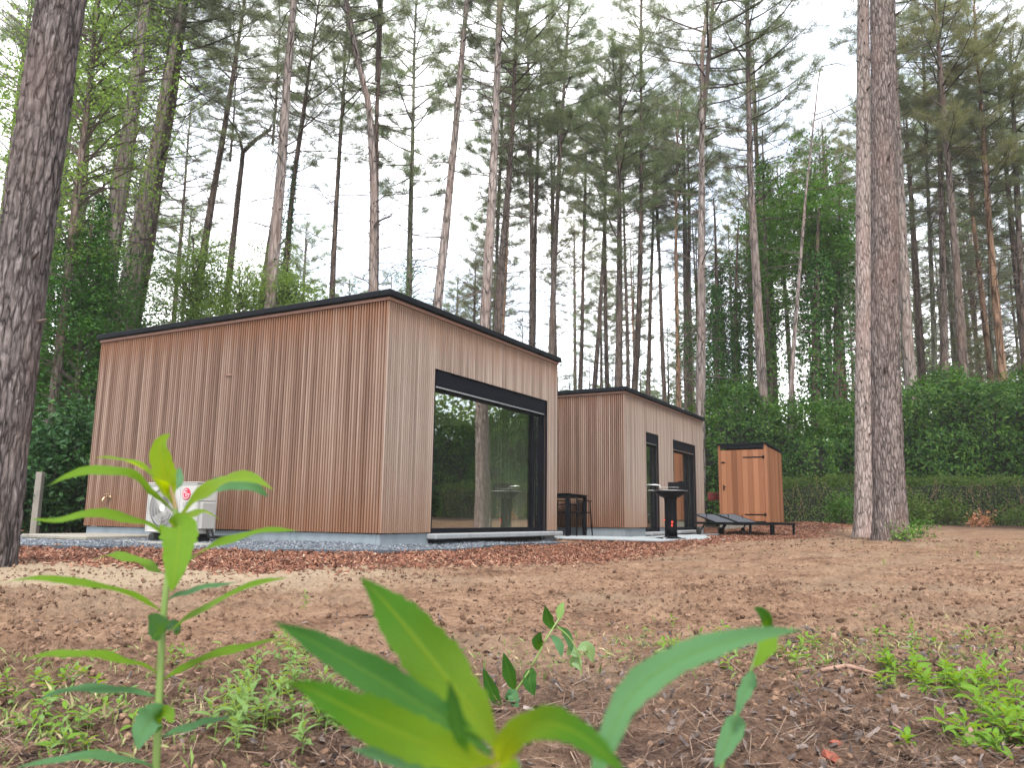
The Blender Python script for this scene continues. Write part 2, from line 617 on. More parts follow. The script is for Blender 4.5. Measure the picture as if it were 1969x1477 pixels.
M['blade'] = blade_mat('blade', (.10, .20, .002), (.080, .19, .002), (.11, .215, .02), .52, (.13, .22, .015))
M['blade_young'] = blade_mat('blade_young', (.20, .27, .002), (.15, .26, .002), (.14, .25, .03), .55, (.19, .25, .02))
M['blade_dark'] = blade_mat('blade_dark', (.050, .130, .004), (.014, .058, .007), (.025, .085, .015), .42, (.055, .12, .015))
M['blade_near'] = blade_mat('blade_near', (.31, .37, .002), (.024, .088, .005), (.04, .12, .01), .52, (.11, .17, .012))
M['blade_far'] = blade_mat('blade_far', (.040, .120, .010), (.030, .100, .026), (.07, .16, .07), .38, (.06, .13, .03))
M['stem_green'] = simple('stem_green', (.13, .20, .045), .55, var=.2, scale=20)
M['stem_red'] = simple('stem_red', (.20, .135, .05), .55, var=.2, scale=20)


# -------- timber
def slat_mat(name, lo, mid, hi, fresh):
    m = NT(name)
    oi = m.n('ObjectInfo')
    rnd = oi.outputs['Random']
    tc = m.n('TexCoord')
    sep = m.n('SeparateXYZ', Vector=tc.outputs['Object'])
    off = m.n('CombineXYZ', X=m.math('MULTIPLY', rnd, 37.0), Y=m.math('MULTIPLY', rnd, 13.0), Z=0.0)
    vv = m.n('VectorMath', _operation='ADD', i0=tc.outputs['Object'], i1=off.outputs[0])
    grain = m.noise(m.n('Mapping', Vector=vv.outputs[0], Scale=(55, 55, 1.5)).outputs[0], 1, 5, .6)
    blot = m.noise(m.n('Mapping', Vector=vv.outputs[0], Scale=(4, 4, .55)).outputs[0], 1, 3)
    t = m.math('ADD', m.math('MULTIPLY', rnd, .36), m.math('ADD', m.math('MULTIPLY', grain, .34), m.math('MULTIPLY', blot, .50)))
    col = m.ramp(t, [(.22, lo), (.55, mid), (.98, hi)])
    # weathering: timber kept dry under the eave and wetted near the plinth keeps its red
    gt = m.noise(m.n('Mapping', Vector=vv.outputs[0], Scale=(9, 9, .8)).outputs[0], 1, 3)
    zz = m.math('ADD', sep.outputs[2], m.math('MULTIPLY', m.math('SUBTRACT', gt, .5), .9))
    top = m.ramp(m.math('DIVIDE', zz, 3.2), [(.03, (.85, .85, .85)), (.26, (.22, .22, .22)), (.5, (0, 0, 0)), (.80, (.10, .10, .10)), (.97, (.90, .90, .90))])
    col = m.mix(top, col, m.mix(grain, tuple(c * .62 for c in fresh), fresh))
    return m.done(m.principled(col, .72, m.bump(grain, .3, .002), 0, .25))


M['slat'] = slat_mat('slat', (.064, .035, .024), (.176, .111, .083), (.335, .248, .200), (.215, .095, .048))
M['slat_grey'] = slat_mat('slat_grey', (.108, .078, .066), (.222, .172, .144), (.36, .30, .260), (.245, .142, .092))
M['batten'] = simple('batten', (.022, .011, .009), .8, var=.4, scale=9)
M['cedar_trim'] = simple('cedar_trim', (.20, .105, .072), .65, var=.25, scale=5)


def plank_mat(name, stops):
    m = NT(name)
    rnd = m.n('ObjectInfo').outputs['Random']
    tc = m.n('TexCoord')
    off = m.n('CombineXYZ', X=m.math('MULTIPLY', rnd, 31.0), Y=m.math('MULTIPLY', rnd, 17.0), Z=0.0)
    vv = m.n('VectorMath', _operation='ADD', i0=tc.outputs['Object'], i1=off.outputs[0])
    g = m.noise(m.n('Mapping', Vector=vv.outputs[0], Scale=(30, 30, .9)).outputs[0], 1, 5, .6, .5)
    t = m.math('ADD', m.math('MULTIPLY', rnd, .75), m.math('MULTIPLY', g, .35))
    col = m.ramp(t, stops)
    return m.done(m.principled(col, .6, m.bump(g, .25, .002), 0, .3))


M['shed_plank'] = plank_mat('shed_plank', [(.1, (.155, .058, .026)), (.55, (.265, .107, .050)), (1, (.35, .155, .078))])
M['black_metal'] = simple('black_metal', (.004, .004, .0055), .65, .0, .09, .2, 8)
M['black_paint'] = simple('black_paint', (.004, .0045, .007), .6, 0, .08, .15, 8)
M['roof_felt'] = simple('roof_felt', (.007, .0085, .011), .8, 0, .12, .3, 7, .3)
M['shutter'] = simple('shutter', (.0045, .005, .009), .6, .0, .08, .1, 5)
M['alu'] = simple('alu', (.50, .51, .53), .35, .8, .5, .08, 8)
M['steel'] = simple('steel', (.55, .54, .52), .3, .9, .5, .1, 8)
M['brass'] = simple('brass', (.55, .42, .25), .3, .8, .5, .15, 20)
M['ac_white'] = simple('ac_white', (.40, .395, .375), .45, 0, .5, .05, 4)
M['ac_shade'] = simple('ac_shade', (.30, .297, .285), .5, 0, .5, .05, 4)
M['ac_dark'] = simple('ac_dark', (.060, .062, .066), .6, 0, .4, .2, 6)
M['ac_red'] = simple('ac_red', (.42, .010, .045), .4, 0, .5, .05, 8)
M['print_white'] = simple('print_white', (.75, .73, .72), .5, 0, .4, .03, 8)
M['rubber'] = simple('rubber', (.020, .020, .020), .8, 0, .3, .2, 8)
M['mesh_grey'] = simple('mesh_grey', (.045, .050, .062), .75, 0, .4, .12, 30, .2)
M['red_tag'] = simple('red_tag', (.75, .06, .03), .5, 0, .4, .1, 9)
M['wall_inner'] = simple('wall_inner', (.50, .515, .45), .8, 0, .3, .05, 3)
M['ceil_inner'] = simple('ceil_inner', (.78, .79, .74), .8, 0, .3, .03, 3)
M['floor_inner'] = simple('floor_inner', (.38, .30, .21), .5, 0, .4, .25, 5)
M['curtain'] = simple('curtain', (.56, .575, .48), .8, 0, .2, .08, 3)
M['dark_inner'] = simple('dark_inner', (.04, .045, .045), .6, 0, .4, .2, 3)


def concrete(name, a, b, stain, sc=5.0):
    m = NT(name)
    v = m.coords()
    n1 = m.noise(v, sc, 6, .65)
    st = m.noise(m.coords('Object', (2.2, 2.2, .5)), 2.1, 4)
    col = m.mix(n1, a, b)
    col = m.mix(m.ramp(st, [(.5, (0, 0, 0)), (.72, (.6, .6, .6))]), col, stain)
    return m.done(m.principled(col, .85, m.bump(m.noise(v, 90, 4), .35, .003), 0, .3))


M['plinth'] = concrete('plinth', (.145, .175, .20), (.215, .25, .275), (.11, .14, .15))
M['slab'] = concrete('slab', (.165, .155, .13), (.265, .25, .22), (.115, .11, .085))
M['sill'] = concrete('sill', (.19, .20, .215), (.265, .28, .29), (.155, .165, .17), 9)
M['tile'] = concrete('tile', (.21, .235, .25), (.28, .305, .32), (.165, .185, .195), 6)
M['post'] = concrete('post', (.15, .135, .115), (.23, .21, .185), (.10, .10, .07), 8)


def glass_mat():
    m = NT('glass')
    bf = m.n('NewGeometry').outputs['Backfacing']
    lw = m.n('Fresnel', IOR=m.math('ADD', 1.52, m.math('MULTIPLY', bf, 1 / 1.52 - 1.52)))
    f = m.math('ADD', m.math('MULTIPLY', lw.outputs[0], 1.8), .17, True)
    tr = m.n('BsdfTransparent', Color=(.96, .99, .96, 1))
    gl = m.n('BsdfGlossy', Color=(.97, .97, .93, 1), Roughness=.004)
    mx = m.n('MixShader', Fac=f)
    m.t.links.new(tr.outputs[0], mx.inputs[1])
    m.t.links.new(gl.outputs[0], mx.inputs[2])
    return m.done(mx.outputs[0])


M['glass'] = glass_mat()


# -------- ground
def ground_mat():
    m = NT('ground')
    P = m.coords('Object')
    sep = m.n('SeparateXYZ', Vector=P)
    big = m.noise(P, .55, 4, .6)
    mid = m.noise(P, 3.2, 5, .65)
    fine = m.noise(P, 26, 5, .7)
    grit = m.noise(P, 110, 4, .7)
    sand = m.ramp(m.math('ADD', m.math('MULTIPLY', mid, .6), m.math('MULTIPLY', fine, .45)),
                  [(.36, (.050, .027, .017)), (.48, (.170, .100, .064)), (.66, (.285, .185, .123))])
    crumbs = m.ramp(m.math('ADD', m.math('MULTIPLY', fine, .55), m.math('MULTIPLY', grit, .55)), [(.42, (.85, .85, .85)), (.53, (0, 0, 0))])
    sand = m.mix(crumbs, sand, (.062, .035, .024))
    # pale trodden sand in the far left, needle litter near the camera and under the trees
    pale = m.ramp(big, [(.50, (0, 0, 0)), (.62, (.55, .55, .55))])
    sand = m.mix(pale, sand, m.mix(fine, (.17, .12, .08), (.29, .22, .155)))
    # a trodden pale track of dry sand left of the cabin corner
    trk = m.math('MULTIPLY', m.ramp(m.math('DIVIDE', m.math('ADD', sep.outputs[1], m.math('MULTIPLY', m.math('SUBTRACT', mid, .5), 1.2)), 10.0), [(.50, (0, 0, 0)), (.57, (1, 1, 1)), (.74, (1, 1, 1)), (.80, (0, 0, 0))]),
                 m.ramp(m.math('ADD', m.math('MULTIPLY', sep.outputs[0], .1), .5), [(.30, (1, 1, 1)), (.46, (0, 0, 0))]))
    sand = m.mix(m.math('MULTIPLY', trk, .8), sand, m.mix(fine, (.24, .185, .125), (.40, .325, .235)))
    litter = m.ramp(m.math('ADD', m.math('MULTIPLY', fine, .6), m.math('MULTIPLY', grit, .5)),
                    [(.36, (.012, .007, .006)), (.52, (.056, .033, .025)), (.74, (.155, .102, .077))])
    w = m.math('ADD', sep.outputs[1], m.math('MULTIPLY', m.math('SUBTRACT', mid, .5), 1.7))
    near = m.ramp(m.math('DIVIDE', w, 6.0), [(.34, (1, 1, 1)), (.55, (0, 0, 0))])
    rad = m.n('VectorMath', _operation='LENGTH', i0=P).outputs['Value']
    wood = m.ramp(m.math('DIVIDE', m.math('ADD', rad, m.math('MULTIPLY', big, 6.0)), 60.0), [(.40, (0, 0, 0)), (.47, (1, 1, 1))])
    f = m.math('MAXIMUM', m.math('MULTIPLY', near, m.ramp(mid, [(.36, (.35, .35, .35)), (.56, (.95, .95, .95))])), wood)
    col = m.mix(f, sand, litter)
    h = m.math('ADD', m.math('MULTIPLY', fine, .7), m.math('MULTIPLY', grit, .45))
    return m.done(m.principled(col, .95, m.bump(h, 1.0, .035), 0, .12))


M['ground'] = ground_mat()
M['chips'] = island_mat('chips', [(0, (.048, .017, .010)), (.3, (.122, .045, .027)), (.6, (.19, .078, .046)), (.9, (.255, .128, .08)), (1, (.37, .26, .185))], .85)


def bed_mat(name, a, b, c, sc, bump=.9):
    m = NT(name)
    v = m.coords()
    vo = m.n('TexVoronoi', Vector=v, Scale=sc)
    n1 = m.noise(v, sc * .25, 4)
    t = m.math('ADD', m.math('MULTIPLY', m.n('SeparateXYZ', Vector=vo.outputs['Color']).outputs[0], .6), m.math('MULTIPLY', n1, .4))
    col = m.ramp(t, [(.2, a), (.5, b), (.8, c)])
    return m.done(m.principled(col, .9, m.bump(m.math('SUBTRACT', 1.0, vo.outputs['Distance']), bump, .02), 0, .25))


M['mulch'] = bed_mat('mulch', (.035, .015, .011), (.10, .043, .028), (.18, .09, .06), 26)
M['gravel'] = bed_mat('gravel', (.05, .058, .072), (.105, .12, .142), (.18, .20, .225), 62)
M['gravel_stone'] = island_mat('gravel_stone', [(0, (.045, .052, .066)), (.5, (.105, .12, .143)), (.88, (.17, .19, .215)), (1, (.27, .28, .295))], .8)
M['clod'] = island_mat('clod', [(0, (.050, .029, .019)), (.4, (.115, .069, .046)), (.9, (.19, .12, .082)), (1, (.23, .15, .105))], .95, .1)
M['litter'] = island_mat('litter', [(0, (.035, .022, .017)), (.35, (.085, .052, .038)), (.8, (.16, .105, .077)), (1, (.27, .20, .15))], .85, .2)
M['straw'] = island_mat('straw', [(0, (.10, .15, .03)), (.5, (.13, .20, .045)), (.8, (.22, .20, .09)), (1, (.32, .27, .15))], .7, .3)
M['dead_leaf'] = island_mat('dead_leaf', [(0, (.045, .034, .032)), (.5, (.085, .066, .060)), (.85, (.14, .108, .095)), (1, (.21, .17, .155))], .7, .3)
M['cone'] = island_mat('cone', [(0, (.05, .030, .021)), (.5, (.10, .064, .045)), (1, (.17, .115, .083))], .8, .2)
M['brick_red'] = simple('brick_red', (.20, .062, .042), .9, 0, .2, .3, 40, .4)
M['stick'] = simple('stick', (.24, .15, .115), .85, 0, .2, .35, 30, .4)
M['edging'] = simple('edging', (.050, .060, .075), .6, .2, .4, .3, 6)

# ================================================================== GROUND
def height(x, y):
    z = terrain(x, y)
    r = np.hypot(x, y)
    lump = fbm(x * 1.3, y * 1.3, octv=3, seed=3) * .018 + fbm(x * 6, y * 6, octv=3, seed=9) * .011
    soil = np.clip(fbm(x * 15, y * 15, octv=3, seed=21) + .35 * vnoise(x * 1.2, y * 1.2, seed=8), -.1, 1.2)
    patch = np.clip(.75 + .8 * fbm(x * .8, y * .8, octv=2, seed=61), .15, 1.3)
    bill = (1 - np.abs(vnoise(x * 26, y * 26, seed=2)) * 1.6) * .009 + (1 - np.abs(vnoise(x * 52, y * 52, seed=12)) * 1.6) * .006
    bill = bill + np.where(vnoise(x * 17, y * 17, seed=33) > .42, .016, 0) * np.clip(vnoise(x * 40, y * 40, seed=34) + .6, 0, 1)
    fine = (soil * .018 + bill * patch) * np.clip(1.25 - r / 24, .15, 1)
    rut = vnoise(x * .7 + 3, y * 3.2, seed=40) * .012
    return z + (lump + fine + rut) * np.clip(1.6 - built_in(x, y), 0, 1)


def built_in(x, y):
    """1.6 inside the levelled plots, 0 away from them"""
    p = np.stack([np.asarray(x) - C1[0], np.asarray(y) - C1[1]], -1)
    a, b = p @ EX[:2], p @ NY[:2]
    d = np.minimum(np.minimum(a + 1.6, 13.6 - a), np.minimum(b + 1.0, 9 - b))
    return np.clip(d / .6 + .8, 0, 1.6)


def build_ground():
    rr = np.concatenate([[0.0], np.geomspace(.5, 1.3, 14)[:-1], np.geomspace(1.3, 9, 470)[:-1], np.geomspace(9, 16, 80)[:-1], np.geomspace(16, 420, 60)])
    front = np.concatenate([np.linspace(R(-46), R(-36), 40)[:-1], np.linspace(R(-36), R(36), 560)[:-1], np.linspace(R(36), R(56), 70)])
    rest = np.linspace(R(56), R(314), 100)[1:-1]
    th = np.concatenate([front, rest])
    nr, na = len(rr) - 1, len(th)
    RR, TH = np.meshgrid(rr[1:], th, indexing='ij')
    X, Y = RR * np.sin(TH), RR * np.cos(TH)
    Z = height(X, Y)
    V = np.concatenate([[[0, 0, float(tz(0, 0))]], np.stack([X, Y, Z], -1).reshape(-1, 3)])
    i, j = np.meshgrid(np.arange(nr - 1), np.arange(na), indexing='ij')
    k = (j + 1) % na
    Q = np.stack([1 + i * na + j, 1 + (i + 1) * na + j, 1 + (i + 1) * na + k, 1 + i * na + k], -1).reshape(-1, 4)
    F = [list(q) for q in []]
    T = np.stack([np.zeros(na, int), 1 + np.arange(na), 1 + (np.arange(na) + 1) % na], -1)
    T4 = np.concatenate([T, T[:, :1]], 1)
    me = raw_mesh('ground', V, Q, M['ground'], None, True)
    o = link('ground', me)
    return tag(o, kind='structure')


build_ground()


def strip_mesh(name, mat, pts_in, pts_out, lift, sub=6, kind='structure', lump=0.0):
    """a sheet between two polylines of world points laid over the terrain"""
    A, B = np.asarray(pts_in, float), np.asarray(pts_out, float)

    def resample(P, n):
        s = np.concatenate([[0], np.cumsum(np.linalg.norm(np.diff(P[:, :2], axis=0), axis=1))])
        t = np.linspace(0, s[-1], n)
        return np.stack([np.interp(t, s, P[:, k]) for k in range(2)], -1)
    n = 150
    A, B = resample(A, n), resample(B, n)
    V = []
    for k in range(sub + 1):
        f = k / sub
        p = A * (1 - f) + B * f
        V.append(np.concatenate([p, p[:, :1] * 0], 1))
    V = np.stack(V)
    x, y = V[..., 0], V[..., 1]
    V[..., 2] = np.maximum(height(x, y), terrain(x, y)) + lift + lump * (fbm(x * 5, y * 5, octv=3, seed=5) * .5 + .5)
    V[-1, :, 2] -= lift + .03
    i, j = np.meshgrid(np.arange(sub), np.arange(n - 1), indexing='ij')
    Q = np.stack([i * n + j, i * n + j + 1, (i + 1) * n + j + 1, (i + 1) * n + j], -1).reshape(-1, 4)
    me = raw_mesh(name, V.reshape(-1, 3), Q, mat, None, True)
    o = link(name, me)
    tag(o, kind=kind)
    return o, V


def w2(p):
    return (p[0], p[1])


EDGE = [(-2.9, 6.6), (-2.26, 3.64), (-1.62, 1.86), (-1.25, .45), (-.95, -.3), (-.55, -.66), (.4, -.68), (1.5, -.55), (3.1, -.45), (4.3, -.45)]
INNER = [(.3, 6.6), (.3, 3.6), (.3, 1.8), (.3, .7), (.3, .4), (.4, .3), (.6, .3), (1.5, .3), (3.1, .3), (4.3, .3)]
gin = [w2(L1(*p)) for p in INNER]
gout = [w2(L1(*p)) for p in EDGE]
_, GV = strip_mesh('gravel_strip', M['gravel'], gin, gout, .022)
MULCH_OUT = [(-6.4, 8.1), (-4.5, 7.45), (-3.2, 7.3), (-2.2, 7.2), (-1.35, 7.6), (-.42, 8.3), (.86, 9.1), (1.75, 10.4), (2.6, 12.2), (3.7, 14.0), (5.0, 15.6), (6.3, 17.0), (7.6, 19.0), (8.6, 20.2)]
MULCH_IN = gout[:] + [w2(L1(4.6, -.6)), w2(L1(5.2, -1.6)), w2(L1(6.2, -2.1)), w2(L1(7.6, -2.1)), w2(L1(9, -1.4)), w2(L1(12, -1.2)), w2(L1(13.5, -.8)), w2(L1(13.8, 3.0)), w2(L1(15.5, 5.0))]
_, MV = strip_mesh('bark_mulch_bed', M['mulch'], MULCH_IN, MULCH_OUT, .006, 14, lump=.022)


def pick_points(V, n, seed):
    """n random points on a strip grid, area weighted"""
    g = np.random.default_rng(seed)
    a, b = V.shape[:2]
    c00, c01, c10 = V[:-1, :-1], V[:-1, 1:], V[1:, :-1]
    area = np.linalg.norm(np.cross(c01 - c00, c10 - c00), axis=-1).ravel()
    idx = g.choice(len(area), n, p=area / area.sum())
    i, j = idx // (b - 1), idx % (b - 1)
    s, t = g.random(n)[:, None], g.random(n)[:, None]
    return V[i, j] * (1 - s) * (1 - t) + V[i + 1, j] * s * (1 - t) + V[i, j + 1] * (1 - s) * t + V[i + 1, j + 1] * s * t


def rand_rot(n, g, tilt=.5):
    """n rotation matrices: random heading, limited tilt"""
    yaw = g.random(n) * 2 * np.pi
    tx, ty = g.normal(0, tilt, n), g.normal(0, tilt, n)
    cz, sz, cx, sx, cy, sy = np.cos(yaw), np.sin(yaw), np.cos(tx), np.sin(tx), np.cos(ty), np.sin(ty)
    Rz = np.zeros((n, 3, 3))
    Rz[:, 0, 0], Rz[:, 0, 1], Rz[:, 1, 0], Rz[:, 1, 1], Rz[:, 2, 2] = cz, -sz, sz, cz, 1
    Rx = np.zeros((n, 3, 3))
    Rx[:, 0, 0], Rx[:, 1, 1], Rx[:, 1, 2], Rx[:, 2, 1], Rx[:, 2, 2] = 1, cx, -sx, sx, cx
    Ry = np.zeros((n, 3, 3))
    Ry[:, 0, 0], Ry[:, 0, 2], Ry[:, 1, 1], Ry[:, 2, 0], Ry[:, 2, 2] = cy, sy, 1, -sy, cy
    return Rz @ Rx @ Ry


def scatter(name, mat, P, shape, faces, size, g, tilt=.5, aspect=None, kind='stuff', rot=None):
    """many small pieces in one object; SHAPE (k,3) unit verts, SIZE (n,) or (n,3)"""
    n = len(P)
    S = np.asarray(size, float)
    S = S[:, None] if S.ndim == 1 else S
    Rm = rand_rot(n, g, tilt) if rot is None else rot
    loc = np.asarray(shape)[None] * S[:, None, :]
    V = np.einsum('nij,nkj->nki', Rm, loc) + P[:, None, :]
    k = len(shape)
    F = np.asarray(faces)[None] + (np.arange(n) * k)[:, None, None]
    me = raw_mesh(name, V.reshape(-1, 3), F.reshape(-1, F.shape[-1]), mat)
    o = link(name, me)
    return tag(o, kind=kind)


OCT = (np.array([(1, 0, 0), (-1, 0, 0), (0, 1, 0), (0, -1, 0), (0, 0, 1), (0, 0, -1)], float),
       np.array([(0, 2, 4), (2, 1, 4), (1, 3, 4), (3, 0, 4), (2, 0, 5), (1, 2, 5), (3, 1, 5), (0, 3, 5)]))
SLIV = (np.array([(-1, -.5, 0), (1, -.4, 0), (.85, .5, 0), (-.9, .45, 0), (0, 0, .55), (.1, 0, -.45)], float),
        np.array([(0, 1, 4), (1, 2, 4), (2, 3, 4), (3, 0, 4), (1, 0, 5), (2, 1, 5), (3, 2, 5), (0, 3, 5)]))
_t = (1 + 5 ** .5) / 2
ICO = (np.array([(-1, _t, 0), (1, _t, 0), (-1, -_t, 0), (1, -_t, 0), (0, -1, _t), (0, 1, _t), (0, -1, -_t), (0, 1, -_t), (_t, 0, -1), (_t, 0, 1), (-_t, 0, -1), (-_t, 0, 1)], float) / 1.9
       * np.array([1, .8, 1.2, .9, 1.1, .85, 1.05, .9, 1.2, .8, 1.0, 1.1])[:, None],
       np.array([(0, 11, 5), (0, 5, 1), (0, 1, 7), (0, 7, 10), (0, 10, 11), (1, 5, 9), (5, 11, 4), (11, 10, 2), (10, 7, 6), (7, 1, 8), (3, 9, 4), (3, 4, 2), (3, 2, 6), (3, 6, 8), (3, 8, 9), (4, 9, 5), (2, 4, 11), (6, 2, 10), (8, 6, 7), (9, 8, 1)]))
NEEDLE = (np.array([(-1, -.5, 0), (1, -.35, .1), (1, .35, .1), (-1, .5, 0)], float), np.array([(0, 1, 2, 3)]))

g = np.random.default_rng(3)
P = pick_points(MV, 34000, 31)
P[:, 2] += g.random(len(P)) * .018
s = np.stack([g.uniform(.010, .044, len(P)), g.uniform(.007, .020, len(P)), g.uniform(.006, .017, len(P))], -1)
scatter('bark_chips', M['chips'], P, *SLIV, s, g, .55)
# chips that strayed over the edge of the bed
Bq = np.asarray(MULCH_OUT)
tt = np.linspace(0, len(Bq) - 1.001, 2200) + g.random(2200) * .3
tt = np.clip(tt, 0, len(Bq) - 1.001)
i0 = tt.astype(int)
pp = Bq[i0] * (1 - (tt - i0))[:, None] + Bq[i0 + 1] * (tt - i0)[:, None]
pp = pp + np.stack([g.normal(0, .16, 2200), -np.abs(g.normal(0, .26, 2200)) + .1], -1)
P = np.concatenate([pp, height(pp[:, 0], pp[:, 1])[:, None] + .012], 1)
scatter('stray_bark_chips', M['chips'], P, *SLIV, np.stack([g.uniform(.012, .045, 2200), g.uniform(.008, .02, 2200), g.uniform(.006, .015, 2200)], -1), g, .4)
P = pick_points(GV, 16000, 32)
P[:, 2] += .004
scatter('gravel_stones', M['gravel_stone'], P, *OCT, g.uniform(.007, .019, (16000, 1)) * g.uniform(.6, 1.1, (16000, 3)), g, 1.0)

# clods and crumbs of dug soil over the bare plot, needles and twigs near the camera


def polar_pts(n, r0, r1, a0, a1, g, power=1.0):
    r = r0 + (r1 - r0) * g.random(n) ** power
    a = R(a0) + R(a1 - a0) * g.random(n)
    return np.stack([r * np.sin(a), r * np.cos(a)], -1)


pp = polar_pts(60000, 1.6, 15, -40, 44, g, 1.15)
keep = vnoise(pp[:, 0] * 1.1, pp[:, 1] * 1.1, seed=77) + g.normal(0, .5, len(pp)) > 0
pp = pp[keep]
sz = np.exp(g.normal(-5.02, .5, len(pp)))
sz = np.clip(sz, .0025, .022)
sz = np.minimum(sz, .0035 + .0035 * np.hypot(pp[:, 0], pp[:, 1]))
P = np.concatenate([pp, (height(pp[:, 0], pp[:, 1]) + sz * .25)[:, None]], 1)
scatter('soil_clods', M['clod'], P, *ICO, sz[:, None] * g.uniform(.6, 1.2, (len(pp), 3)), g, 1.2)
pp = polar_pts(34000, 1.25, 5.2, -40, 42, g, 1.5)
keep = g.random(len(pp)) < np.clip(1.35 - np.hypot(pp[:, 0], pp[:, 1]) / 3.6 + .5 * vnoise(pp[:, 0] * 1.6, pp[:, 1] * 1.6, seed=55) + .12 * pp[:, 0], .03, 1)
pp = pp[keep]
P = np.concatenate([pp, (height(pp[:, 0], pp[:, 1]) + .004 + g.random(len(pp)) * .012)[:, None]], 1)
n = len(pp)
scatter('needle_litter', M['litter'], P, *NEEDLE, np.stack([g.uniform(.012, .045, n), g.uniform(.0010, .0024, n), np.full(n, .02)], -1), g, .28)
pp = polar_pts(3600, 1.3, 4.2, -30, 42, g, 1.35)
pp = pp[g.random(len(pp)) < np.clip(.45 + .35 * pp[:, 0], .12, 1)]
P = np.concatenate([pp, (height(pp[:, 0], pp[:, 1]) + .006)[:, None]], 1)
n = len(pp)
scatter('leaf_crumbs', M['dead_leaf'], P, *SLIV, np.stack([g.uniform(.005, .022, n), g.uniform(.004, .014, n), g.uniform(.002, .007, n)], -1), g, .7)
# thin dry grass and moss in tufts
tuft = []
for (u, v, n, sp) in ((90, 1400, 420, .2), (60, 1290, 260, .25), (170, 1440, 260, .2), (330, 1290, 120, .25), (1300, 1255, 200, .5), (1480, 1270, 260, .45), (1650, 1245, 260, .45),
                      (1800, 1265, 320, .45), (1940, 1310, 380, .35), (1100, 1265, 160, .3), (1790, 1060, 300, 1.2), (1900, 1050, 240, 1.2), (1830, 1230, 200, .4), (600, 1370, 220, .25), (1250, 1250, 160, .3)):
    c = ground_at(u, v)
    tuft.append(np.stack([g.normal(c[0], sp, n), g.normal(c[1], sp * .8, n)], -1))
pp = np.concatenate(tuft)
pp = pp[np.hypot(pp[:, 0], pp[:, 1]) > 1.35]
n = len(pp)
BLADE = (np.array([(-.022, 0, 0), (.022, 0, 0), (.018, .25, .55), (0, .8, .9)], float), np.array([(0, 1, 2, 3)]))
P = np.concatenate([pp, height(pp[:, 0], pp[:, 1])[:, None]], 1)
sz = g.uniform(.012, .045, n)
scatter('grass_tufts', M['straw'], P, *BLADE, np.stack([sz * 1.4, sz, sz * .8], -1), g, .5)

# ================================================================== CABINS
WSL = .0443     # slat spacing


def slat_mesh(h, w=.031, d=.024):
    """tapered batten: narrow face out"""
    prof = [(-w / 2, 0), (-w / 2 + .0015, -d * .75), (-w / 2 + .005, -d), (w / 2 - .005, -d), (w / 2 - .0015, -d * .75), (w / 2, 0)]
    mb = MB()
    mb.prism([(x, y) for x, y in prof], 0, h)
    return mb


_slat_cache = {}


def put_slat(parent, x, y, z0, z1, rz, mat):
    key = (round(z0, 3), round(z1, 3), mat)
    if key not in _slat_cache:
        mb = MB()
        prof = [(-.0125, .004), (-.0115, -.020), (-.0090, -.026), (.0090, -.026), (.0115, -.020), (.0125, .004)]
        V = [(px, py, z0) for px, py in prof] + [(px, py, z1) for px, py in prof]
        n = 6
        F = [tuple(range(n))[::-1], tuple(range(n, 2 * n))] + [(i, (i + 1) % n, n + (i + 1) % n, n + i) for i in range(n)]
        F = [f[::-1] for f in F]
        mb.add(V, F)
        _slat_cache[key] = mb.mesh('slat', M[mat])
    o = link('slat', _slat_cache[key], parent, (x, y, 0), (0, 0, rz))
    return o


def pane_window(root, x0, x1, z0, z1, y=0.0, shutter=.22, frame_r=.30, sill=(None, None), parent_name='window', seam=True):
    """framed window in the front wall (local y = 0 plane), recessed"""
    fr = MB()
    d0, d1 = .05, .17        # frame depth behind the cladding face
    ft = .055
    zt = z1 - shutter
    fr.box((x0, d0, z0), (x0 + ft, d1, zt), bev=.004)
    fr.box((x1 - ft, d0, z0), (x1, d1, zt), bev=.004)
    fr.box((x0 + ft, d0 + .002, z0), (x1 - ft, d1 - .002, z0 + ft * 1.2), bev=.004)
    fr.box((x0 + ft, d0 + .002, zt - ft), (x1 - ft, d1 - .002, zt), bev=.004)
    w = fr.build(parent_name, M['black_paint'], root)
    gx0, gx1 = x0 + ft, x1 - ft
    if frame_r:
        fr2 = MB()
        xr = x1 - ft
        fr2.box((xr - frame_r, d0 + .012, z0 + ft * 1.2), (xr - frame_r + .07, d1 - .012, zt - ft), bev=.004)
        fr2.box((xr - .09, d0 + .012, z0 + ft * 1.2), (xr - .003, d1 - .012, zt - ft), bev=.004)
        fr2.build('frame', M['black_paint'], w)
        gl2 = MB()
        gl2.box((xr - frame_r + .07, d0 + .055, z0 + ft * 1.2), (xr - .09, d0 + .061, zt - ft))
        gl2.build('pane', M['glass'], w)
        gx1 = xr - frame_r
    gl = MB()
    gl.box((gx0, d0 + .05, z0 + ft * 1.2), (gx1, d0 + .056, zt - ft))
    gl.build('pane', M['glass'], w)
    sh = MB()
    sh.box((x0 + .004, .012, zt), (x1 - .004, .16, z1 - .004), bev=.006)
    sh.build('shutter_box', M['shutter'], w)
    sr = MB()
    sr.box((x0 + .05, .022, zt - .022), (x1 - .05, .045, zt - .002), bev=.003)
    sr.build('shutter_rail', M['alu'], w)
    rv = MB()
    rv.box((x0 - .012, -.004, z0), (x0 - .002, .12, z1), bev=.002)
    rv.box((x1 + .002, -.004, z0), (x1 + .012, .12, z1), bev=.002)
    rv.box((x0 - .012, -.004, z1 + .002), (x1 + .012, .12, z1 + .012), bev=.002)
    rv.build('reveal', M['black_paint'], w)
    sl = MB()
    a, b = sill
    sl.box((a if a is not None else x0 - .05, -.13, z0 - .075), (b if b is not None else x1 + .05, .10, z0 - .004), bev=.012)
    sl.build('sill', M['sill'], w)
    return w


